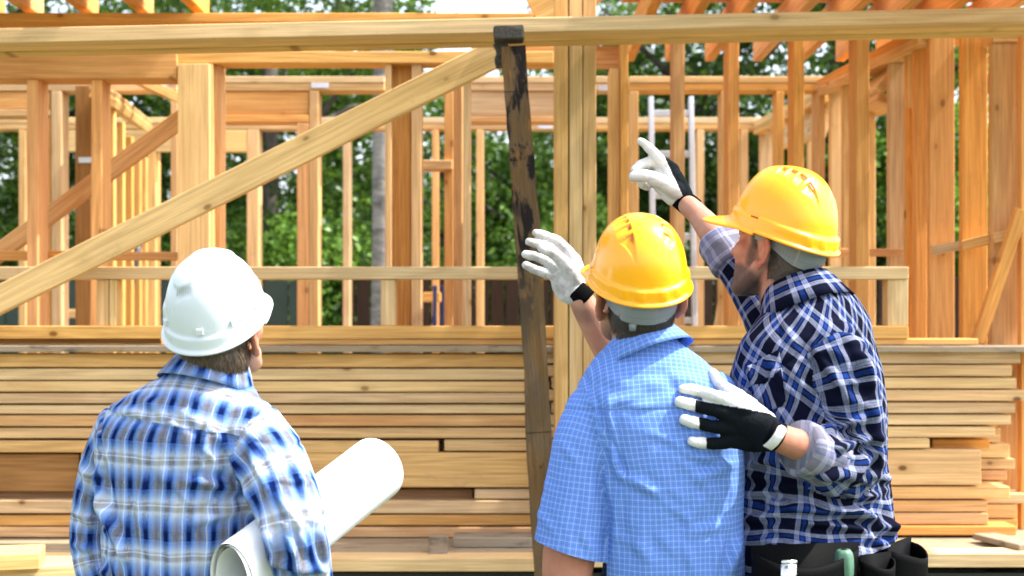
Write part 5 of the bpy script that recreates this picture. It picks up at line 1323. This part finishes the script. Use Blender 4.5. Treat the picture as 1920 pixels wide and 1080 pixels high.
# ================================================================== RIGHT MAN: yellow helmet, navy plaid, pointing
D3 = 3.14
man3 = empty('person', (MX(1515, D3), D3, 0), 'man in yellow hard hat and dark navy plaid shirt pointing with his gloved hand', 'person', GP)
B3 = Frame((MX(1515, D3), D3, 0), -48)
z3 = lambda py: MZ(py, D3)
Hd3 = Frame(P(1459, 474, 3.165), -46, 14, 0)
p = Prim(); head_prims(p, Hd3, P(1497, 610, D3 + .02), 1.03)
sh_l, el_l, wr_l = P(1572, 668, 3.0), P(1607, 872, 3.03), P(1452, 818, 2.845)
sh_r, el_r, wr_r = P(1462, 645, 3.32), P(1382, 500, 3.42), P(1291, 386, 3.53)
p.chain([(B3(0, 0, 1.46), .09), (B3(0, 0, 1.2), .11), (B3(0, 0, 1.0), .11)])
p.cap(B3(0, 0, 1.42), sh_r, .06, .05); p.cap(B3(0, 0, 1.42), sh_l, .06, .05)
p.chain([(sh_l, .05), (el_l, .047), (P(1530, 848, 2.93), .040), (P(1485, 830, 2.875), .031), (wr_l, .028)])
p.chain([(sh_r, .05), (el_r, .042), (P(1336, 436, 3.46), .035), (P(1310, 404, 3.505), .0275), (wr_r, .026)])
me = p.mesh(.0036, 5, .45, 'body'); head_attrs(me, Hd3)
hair(me, Hd3, HAIR3, man3, 7, nape=-.060, length=.007, n=4200, width=.0006, thick=.0022, wild=.6)
add_part('body', me, SKIN3, man3); eyes(Hd3, man3)
hh = helmet(Hd3, man3, YEL_P, 'y', .99, .036); headband(Hd3, hh)
rings = [(z3(535), -.01, -.025, .060, .060), (z3(562), -.005, -.022, .098, .085), (z3(597), 0, -.012, .145, .105), (z3(640), 0, 0, .182, .120), (z3(700), 0, 0, .205, .140), (z3(780), 0, 0, .203, .150), (z3(870), 0, 0, .195, .152), (z3(950), .0, 0, .202, .166), (z3(1010), 0, 0, .214, .178), (z3(1060), 0, 0, .216, .18), (z3(1100), 0, 0, .205, .17)]
slv = [dict(chain=[(P(1556, 655, 3.02), .070), (P(1580, 715, 3.0), .074), (P(1597, 800, 3.0), .071), (P(1600, 866, 3.015), .066), (P(1562, 866, 2.96), .062), (P(1532, 850, 2.925), .058)], hole=(P(1560, 690, 3.03), (.35, -.72, -.60)), ref=(0, -1, .2), rref=.07, far=lambda c: c[:, 1] < 3.12),
       dict(chain=[(P(1474, 652, 3.30), .068), (P(1436, 585, 3.36), .062), (P(1392, 512, 3.41), .052), (P(1366, 482, 3.43), .047)], hole=(P(1466, 640, 3.31), (-.4, .55, .5)), ref=(0, -1, 0), rref=.062, far=lambda c: c[:, 1] > 3.2)]
rg = random.Random(31)
fl = [(1520, 640, 1600, 760, 9, 5), (1490, 700, 1560, 800, 9, 4), (1540, 800, 1630, 780, 9, 5, 6), (1560, 840, 1630, 820, 8, 5, 5), (1590, 900, 1640, 850, 9, 5), (1520, 880, 1620, 905, 10, 6, 6), (1600, 640, 1640, 740, 9, 4), (1640, 760, 1650, 880, 8, 4),
      (1480, 915, 1640, 935, 8, 7, -8), (1440, 940, 1600, 965, 8, 6, 6), (1540, 950, 1670, 985, 9, 6, -6), (1400, 930, 1500, 905, 8, 6), (1380, 985, 1480, 955, 8, 5), (1600, 950, 1680, 1000, 8, 5, 8), (1500, 975, 1640, 990, 7, 4, 4), (1420, 1010, 1500, 1030, 8, 4), (1650, 930, 1680, 1010, 8, 4),
      (1400, 690, 1440, 760, 8, 4), (1440, 680, 1490, 740, 8, 3.5), (1385, 880, 1450, 860, 8, 5)]
fl += rand_folds(rg, 20, (1390, 880, 1680, 1020), 5, 30, (60, 130), (5, 9), (1.5, 3.4)) + rand_folds(rg, 12, (1500, 620, 1640, 880), 40, 50, (50, 90), (6, 10), (1.2, 2.8)) + rand_folds(rg, 6, (1390, 620, 1500, 780), 50, 40, (40, 80), (6, 9), (1, 2.5))
ha, hb = P(1370, 1062, D3), P(1690, 1002, D3); hn = Vector((-(hb - ha).z, 0, (hb - ha).x)); hn = hn if hn.z < 0 else -hn
def skew3(q):
    up = sst(z3(880), z3(740), q[:, 2]); low = sst(z3(860), z3(930), q[:, 2])
    return .48 * up + .05, -.40 * up, 1 + 1.3 * low
fl = [f[:5] + (f[5] * 1.5,) + f[6:] for f in fl]
sh3 = shirt('shirt', B3, rings, slv, SHIRT3, man3, .0048, 8, fl, warp=(.007, .010), skew=skew3, yoke=lambda x: 9 + 0 * x, seed=6, lump=(.0045, 7), cuts=[(tuple((ha + hb) / 2), hn)])
collar(Frame(P(1499, 566, 3.13), -52, -24, 3), .068, .074, SHIRT3, sh3, .046, .074, .026, 40, seed=8, tipdrop=.03)
# chest pocket with its pointed flap, sewn on the shirt front
def patch(name, corners, mat, shirt_ob, off, n=16, rot=.5):
    bv = BVHTree.FromObject(shirt_ob, bpy.context.evaluated_depsgraph_get()); e_ = Vector((0, 0, CZ)); bm = bmesh.new(); ul = bm.loops.layers.uv.new('UVMap'); g_ = []
    for j in range(n + 1):
        row = []
        for i in range(n + 1):
            u, v = i / n, j / n; c = [Vector((x, y)) for x, y in corners]
            q = c[0].lerp(c[1], u).lerp(c[3].lerp(c[2], u), v); q.y += 14 * v * (1 - abs(2 * u - 1)) * (name == 'pocket_flap')
            d_ = (P(q.x, q.y, 1) - e_).normalized(); h = bv.ray_cast(e_, d_)
            row.append((bm.verts.new(h[0] + h[1] * off), (u * .085, v * .05)) if h[0] is not None else None)
        g_.append(row)
    for j in range(n):
        for i in range(n):
            q = [g_[j][i], g_[j][i + 1], g_[j + 1][i + 1], g_[j + 1][i]]
            if any(x is None for x in q): continue
            f = bm.faces.new([x[0] for x in q])
            for lo, x in zip(f.loops, q): lo[ul].uv = (x[1][0] * math.cos(rot) - x[1][1] * math.sin(rot), x[1][0] * math.sin(rot) + x[1][1] * math.cos(rot))
    me = bpy.data.meshes.new(name); bm.to_mesh(me); bm.free(); o = add_part(name, me, mat, shirt_ob)
    m = o.modifiers.new('thick', 'SOLIDIFY'); m.thickness = .0022; m.offset = 0
    return o
bpy.context.view_layer.update()
patch('pocket', [(1404, 700), (1462, 668), (1474, 760), (1420, 778)], SHIRT3, sh3, .002, rot=.35)
patch('pocket_flap', [(1402, 690), (1462, 656), (1467, 690), (1408, 722)], SHIRT3, sh3, .0050, rot=.9)
# rolled sleeves, paler inside of the cloth turned out
def rolled(name, a, b_, r0, r1, par, seed, wob=.10):
    a, b_ = Vector(a), Vector(b_); d_ = b_ - a
    prof = [(0, r0 * .86), (.02, r0 * 1.02), (.12, r0 * 1.08), (.3, r0 * 1.07 + (r1 - r0) * .3), (.48, r0 * 1.02 + (r1 - r0) * .48), (.52, r1 * 1.10), (.7, r1 * 1.12), (.92, r1 * 1.09), (1.0, r1 * 1.02), (1.0, r1 * .93), (.86, r1 * .82)]
    return tube_uv(name, [(a + d_ * t, r) for t, r in prof], SHIRT3I, par, 56, wob, seed, uvs=(.02, .01), ref=(0, -1, .3))
rolled('rolled_cuff', P(1552, 862, 2.955), P(1494, 836, 2.88), .056, .051, sh3, 4, .16)
rolled('rolled_cuff', P(1376, 497, 3.415), P(1342, 446, 3.455), .052, .047, sh3, 6, .14)
# tool belt
bl = Prim(); n = 80; rows_ = []
zb = z3(1052); bm = bmesh.new()
for i in range(n):
    t = 2 * math.pi * i / n
    rows_.append([bm.verts.new(B3((.203 + o_) * math.cos(t), (.166 + o_) * math.sin(t), zb + dz)) for o_, dz in ((-.004, -.025), (.003, -.025), (.003, .025), (-.004, .025))])
for i in range(n):
    r0, r1 = rows_[i], rows_[(i + 1) % n]
    for k in range(4): bm.faces.new((r0[k], r0[(k + 1) % 4], r1[(k + 1) % 4], r1[k]))
bmesh.ops.recalc_face_normals(bm, faces=bm.faces)
me = bpy.data.meshes.new('tool_belt'); bm.to_mesh(me); bm.free(); belt = add_part('tool_belt', me, BLACKL, man3)
def pouch(c, xdir, out_, w_, h_, dep, name='pouch', lip=.012, curve=.25):
    """open topped leather pouch hanging from the belt: back sheet, bulging front with a curved rim, welt"""
    c, xd, od = Vector(c), Vector(xdir).normalized(), Vector(out_).normalized(); bm = bmesh.new(); nu, nv = 26, 14; rows_ = []
    for j in range(nv + 1):
        v = j / nv; row = []
        for i in range(nu + 1):
            u = -1 + 2 * i / nu; a = math.pi * (i / nu)
            bulge = dep * math.sin(a) ** .6 * (1 - .35 * v ** 2) + .004
            top = -h_ * .10 * math.sin(a) * curve * 4 * (1 - v)
            row.append(bm.verts.new(c + xd * (u * w_ / 2 * (1 - .12 * v)) + od * bulge + Vector((0, 0, 1)) * (top - v * h_)))
        rows_.append(row)
    for r0, r1 in zip(rows_, rows_[1:]):
        for k in range(nu): bm.faces.new((r0[k], r0[k + 1], r1[k + 1], r1[k]))
    back = [[bm.verts.new(c + xd * (u * w_ / 2) + od * .002 + Vector((0, 0, z))) for u in (-1, 1)] for z in (.012, -h_)]
    bm.faces.new((back[0][0], back[0][1], back[1][1], back[1][0]))
    me = bpy.data.meshes.new(name); bm.to_mesh(me); bm.free(); o = add_part(name, me, BLACKL, belt)
    m = o.modifiers.new('thick', 'SOLIDIFY'); m.thickness = .0035; m.offset = 0
    # stitched welt along the rim
    q = Prim(); pts = [(c + xd * (-1 + 2 * i / 20) * w_ / 2 + od * (dep * math.sin(math.pi * i / 20) ** .6 + .0045) + Vector((0, 0, -h_ * .10 * math.sin(math.pi * i / 20) * curve * 4)), .0036) for i in range(21)]
    for (a, ra), (b_, rb) in zip(pts, pts[1:]): q.cap(a, b_, ra, rb, 8)
    return o
pc = P(1510, 1030, 2.925); pouch(pc, (1, .22, 0), (-.15, -1, 0), .235, .26, .075)
pouch(P(1684, 1024, 3.10), (.55, .8, 0), (.85, -.45, 0), .15, .22, .055)
pouch(P(1640, 1048, 2.965), (.8, .5, 0), (.5, -.8, 0), .09, .16, .035)
bm = bmesh.new(); cc = P(1478, 1066, 2.80)
for (z0_, z1_, y_) in ((.018, .010, -.010), (.010, -.045, -.004)):
    vsx = add_box(bm, -.015, .015, y_ - .002, y_ + .002, min(z0_, z1_), max(z0_, z1_))
bmesh.ops.bevel(bm, geom=bm.edges[:], offset=.001, segments=2, affect='EDGES')
for v in bm.verts: v.co += cc
me = bpy.data.meshes.new('belt_clip'); bm.to_mesh(me); bm.free(); add_part('belt_clip', me, CHROME, belt)
trousers(man3, Frame((MX(1525, D3), D3, 0), -48), 1.04, .19, .155, DENIM, spread=.115)
# screwdriver in the pouch
bm = bmesh.new(); c0, c1 = P(1582, 1030, 2.905), P(1586, 1132, 2.91); ax = (c1 - c0).normalized(); u = ax.orthogonal().normalized(); v_ = ax.cross(u); rows_ = []
for t, r in ((0, .002), (.0, .009), (.01, .0135), (.06, .0165), (.14, .0182), (.30, .0185), (.46, .0172), (.58, .0135), (.68, .0125), (.80, .0150), (.86, .0150), (.9, .008), (1, .006)):
    rows_.append([bm.verts.new(c0.lerp(c1, t) + (u * math.cos(k * math.pi / 12) + v_ * math.sin(k * math.pi / 12)) * r * (1 + .05 * math.cos(k * math.pi / 12 * 6) * (.05 < t < .6))) for k in range(24)])
for r0, r1 in zip(rows_, rows_[1:]):
    for k in range(24): bm.faces.new((r0[k], r0[(k + 1) % 24], r1[(k + 1) % 24], r1[k]))
bm.faces.new(rows_[0]); bm.faces.new(rows_[-1]); bmesh.ops.recalc_face_normals(bm, faces=bm.faces)
scd = empty('screwdriver', tuple(c1), 'screwdriver with thick grey green handle standing in the black belt pouch', 'screwdriver')
obj_bm('handle', bm, GREENP, scd, True)
q = Prim(); q.ell(c0 + ax * .001, (u, v_, ax), (.0085, .0085, .0022), 8)
me = bpy.data.meshes.new('end_cap'); me.from_pydata(q.v, [], q.f); add_part('end_cap', me, BLACKL, scd)
q = Prim(); q.cap(c1, c1 + ax * .12, .0035, .0035); me = bpy.data.meshes.new('shaft'); me.from_pydata(q.v, [], q.f); add_part('shaft', me, CHROME, scd)

# pointing right hand
g = gp((1160, 240), 3.858); Dg = 3.55
gv = glove('glove', [
    [(g(392, 300, Dg + .006), .0165), (g(300, 232, Dg), .0150), (g(232, 158, Dg - .004), .0128), (g(190, 118, Dg - .006), .0112), (g(157, 93, Dg - .008), .0080)],
    [(g(412, 452, Dg - .020), .0230), (g(310, 392, Dg - .034), .0190), (g(215, 352, Dg - .040), .0168), (g(150, 346, Dg - .040), .0160), (g(112, 352, Dg - .038), .0135)],
    [(g(335, 275, Dg + .012), .0150), (g(240, 248, Dg + .010), .0140), (g(172, 262, Dg + .004), .0130), (g(118, 300, Dg - .006), .0110)],
    [(g(335, 300, Dg + .03), .0140), (g(240, 268, Dg + .034), .0130), (g(165, 300, Dg + .028), .0125), (g(140, 350, Dg + .010), .0115), (g(185, 405, Dg + .0), .0110)],
    [(g(345, 330, Dg + .045), .0135), (g(250, 310, Dg + .050), .0125), (g(175, 345, Dg + .044), .012), (g(165, 400, Dg + .03), .011), (g(205, 425, Dg + .02), .0105)],
    [(g(350, 280, Dg + .008), .0180), (g(400, 370, Dg + .004), .0260), (g(465, 490, Dg), .0255)],
    [(g(300, 300, Dg + .022), .0165), (g(330, 370, Dg + .016), .0245), (g(410, 490, Dg + .006), .0255)],
    [(g(290, 340, Dg + .03), .0165), (g(300, 400, Dg + .016), .0215), (g(390, 500, Dg + .006), .0225)],
    [(g(440, 505, Dg), .0250), (g(480, 545, Dg), .0255)]],
    .0024, 4, [LEATHER, KNIT], man3, knit=lambda c, n: ((project(c)[0] - 1160) * 3.858 - 340) > ((project(c)[1] - 240) * 3.858 - 222) * .47 + 4 * 0 - 2)
ca, cb = g(436, 500, Dg), g(545, 590, Dg); cd_ = cb - ca
cf = tube_uv('cuff', [(ca - cd_ * .03, .0245), (ca, .0270), (ca + cd_ * .3, .0278), (ca + cd_ * .7, .0283), (cb, .0290), (cb + cd_ * .02, .0275), (cb - cd_ * .05, .0265)], CUFF, gv, 40, .05, 5)

# left hand laid on the back of the middle man: fingers are dropped on the shirt surface
dg = bpy.context.evaluated_depsgraph_get(); bvh = BVHTree.FromObject(sh2, dg)
eye_ = Vector((0, 0, CZ))
def hit(x, y, r, fallback):
    d_ = (P(x, y, 1.0) - eye_).normalized(); h = bvh.ray_cast(eye_, d_)
    return (h[0].y if h[0] is not None else fallback) - r
g3 = lambda x, y: (1240 + x / 4.153, 660 + y / 4.153)
base_d = hit(1330, 790, 0, 2.9)
def dp(x, y, r, extra=0.0):
    X_, Y_ = g3(x, y); return (P(X_, Y_, min(hit(X_, Y_, r * .8, base_d), base_d + .05) - extra), r)
wd = wr_l.y
def dq(x, y, r, d_): X_, Y_ = g3(x, y); return (P(X_, Y_, d_), r)
kd = base_d - .022
dark_lim = {}
gl = glove('glove', [
    [dp(168, 288, .0100), dp(230, 292, .0118), dp(310, 312, .0125), dq(430, 348, .0135, kd), dq(560, 400, .0150, kd - .002)],
    [dp(145, 388, .0115), dp(205, 405, .0128), dp(300, 425, .0130), dq(410, 452, .0140, kd), dq(540, 490, .0155, kd - .004)],
    [dp(178, 528, .0112), dp(230, 545, .0125), dp(320, 560, .0128), dq(430, 585, .0138, kd), dq(540, 590, .0150, kd - .002)],
    [dp(240, 695, .0105), dp(290, 705, .0120), dp(370, 712, .0122), dq(460, 710, .0132, kd + .002), dq(560, 690, .0145, kd)],
    [dp(398, 158, .0092), dp(428, 215, .0125), dp(490, 285, .0145), dq(580, 345, .0175, kd + .006), dq(680, 430, .0220, kd + .004)],
    [dq(555, 415, .0165, kd - .002), dq(680, 470, .0270, kd - .006), dq(780, 540, .0270, kd - .004), dq(850, 620, .0275, wd)],
    [dq(540, 500, .0165, kd - .004), dq(680, 560, .0290, kd - .010), dq(850, 630, .0285, wd)],
    [dq(540, 590, .0160, kd - .002), dq(680, 620, .0245, kd - .006), dq(850, 650, .0275, wd)],
    [dq(560, 690, .0155, kd), dq(690, 680, .0265, kd - .002), dq(780, 680, .0265, kd), dq(850, 665, .0275, wd)]],
    .0024, 4, [LEATHER, KNIT], man3, seed=9,
    knit=lambda c, n: (lambda X_, Y_: ((X_ > np.where(Y_ > 640, 352, np.where(Y_ > 480, 296, 265))) & (Y_ > np.maximum(374 + .18 * (X_ - 270), np.where(X_ > 460, 350 + np.abs(X_ - 560) * .22, 0))) & (Y_ > .62 * (X_ - 640) + 352) & (n[:, 1] < .35)))((project(c)[0] - 1240) * 4.153, (project(c)[1] - 660) * 4.153))
ca, cb = dq(815, 615, 0, wd)[0], dq(915, 668, 0, wd + .004)[0]; cd_ = cb - ca
cf = tube_uv('cuff', [(ca - cd_ * .1, .0270), (ca, .0300), (ca + cd_ * .3, .0300), (ca + cd_ * .7, .0300), (cb, .0310), (cb + cd_ * .02, .0295), (cb - cd_ * .05, .028)], CUFF, gl, 40, .04, 7)
# pale closing strap on the cuff: a curved patch proud of the knit
bm = bmesh.new(); rows_ = []; axc = cd_.normalized(); f1_ = (Vector((0, -1, 0)) - axc * Vector((0, -1, 0)).dot(axc)).normalized(); f2_ = axc.cross(f1_)
sgn = 1 if f2_.z < 0 else -1
for i in range(17):
    a = (-.75 + 1.7 * i / 16) * sgn; wv = 1 if i > 1 else (.55, .85)[i]
    mid = .60 - .012 * i; hw = .34 * wv
    rows_.append([bm.verts.new(ca + cd_ * (mid + s_ * hw) + (f1_ * math.cos(a) + f2_ * math.sin(a)) * (.0335 + o_)) for s_, o_ in ((-1, .0005), (-.9, .0026), (.9, .0026), (1, .0005))])
for r0, r1 in zip(rows_, rows_[1:]):
    for k in range(3): bm.faces.new((r0[k], r0[k + 1], r1[k + 1], r1[k]))
bmesh.ops.recalc_face_normals(bm, faces=bm.faces)
me = bpy.data.meshes.new('strap'); bm.to_mesh(me); bm.free(); add_part('strap', me, LEATHER, gl)
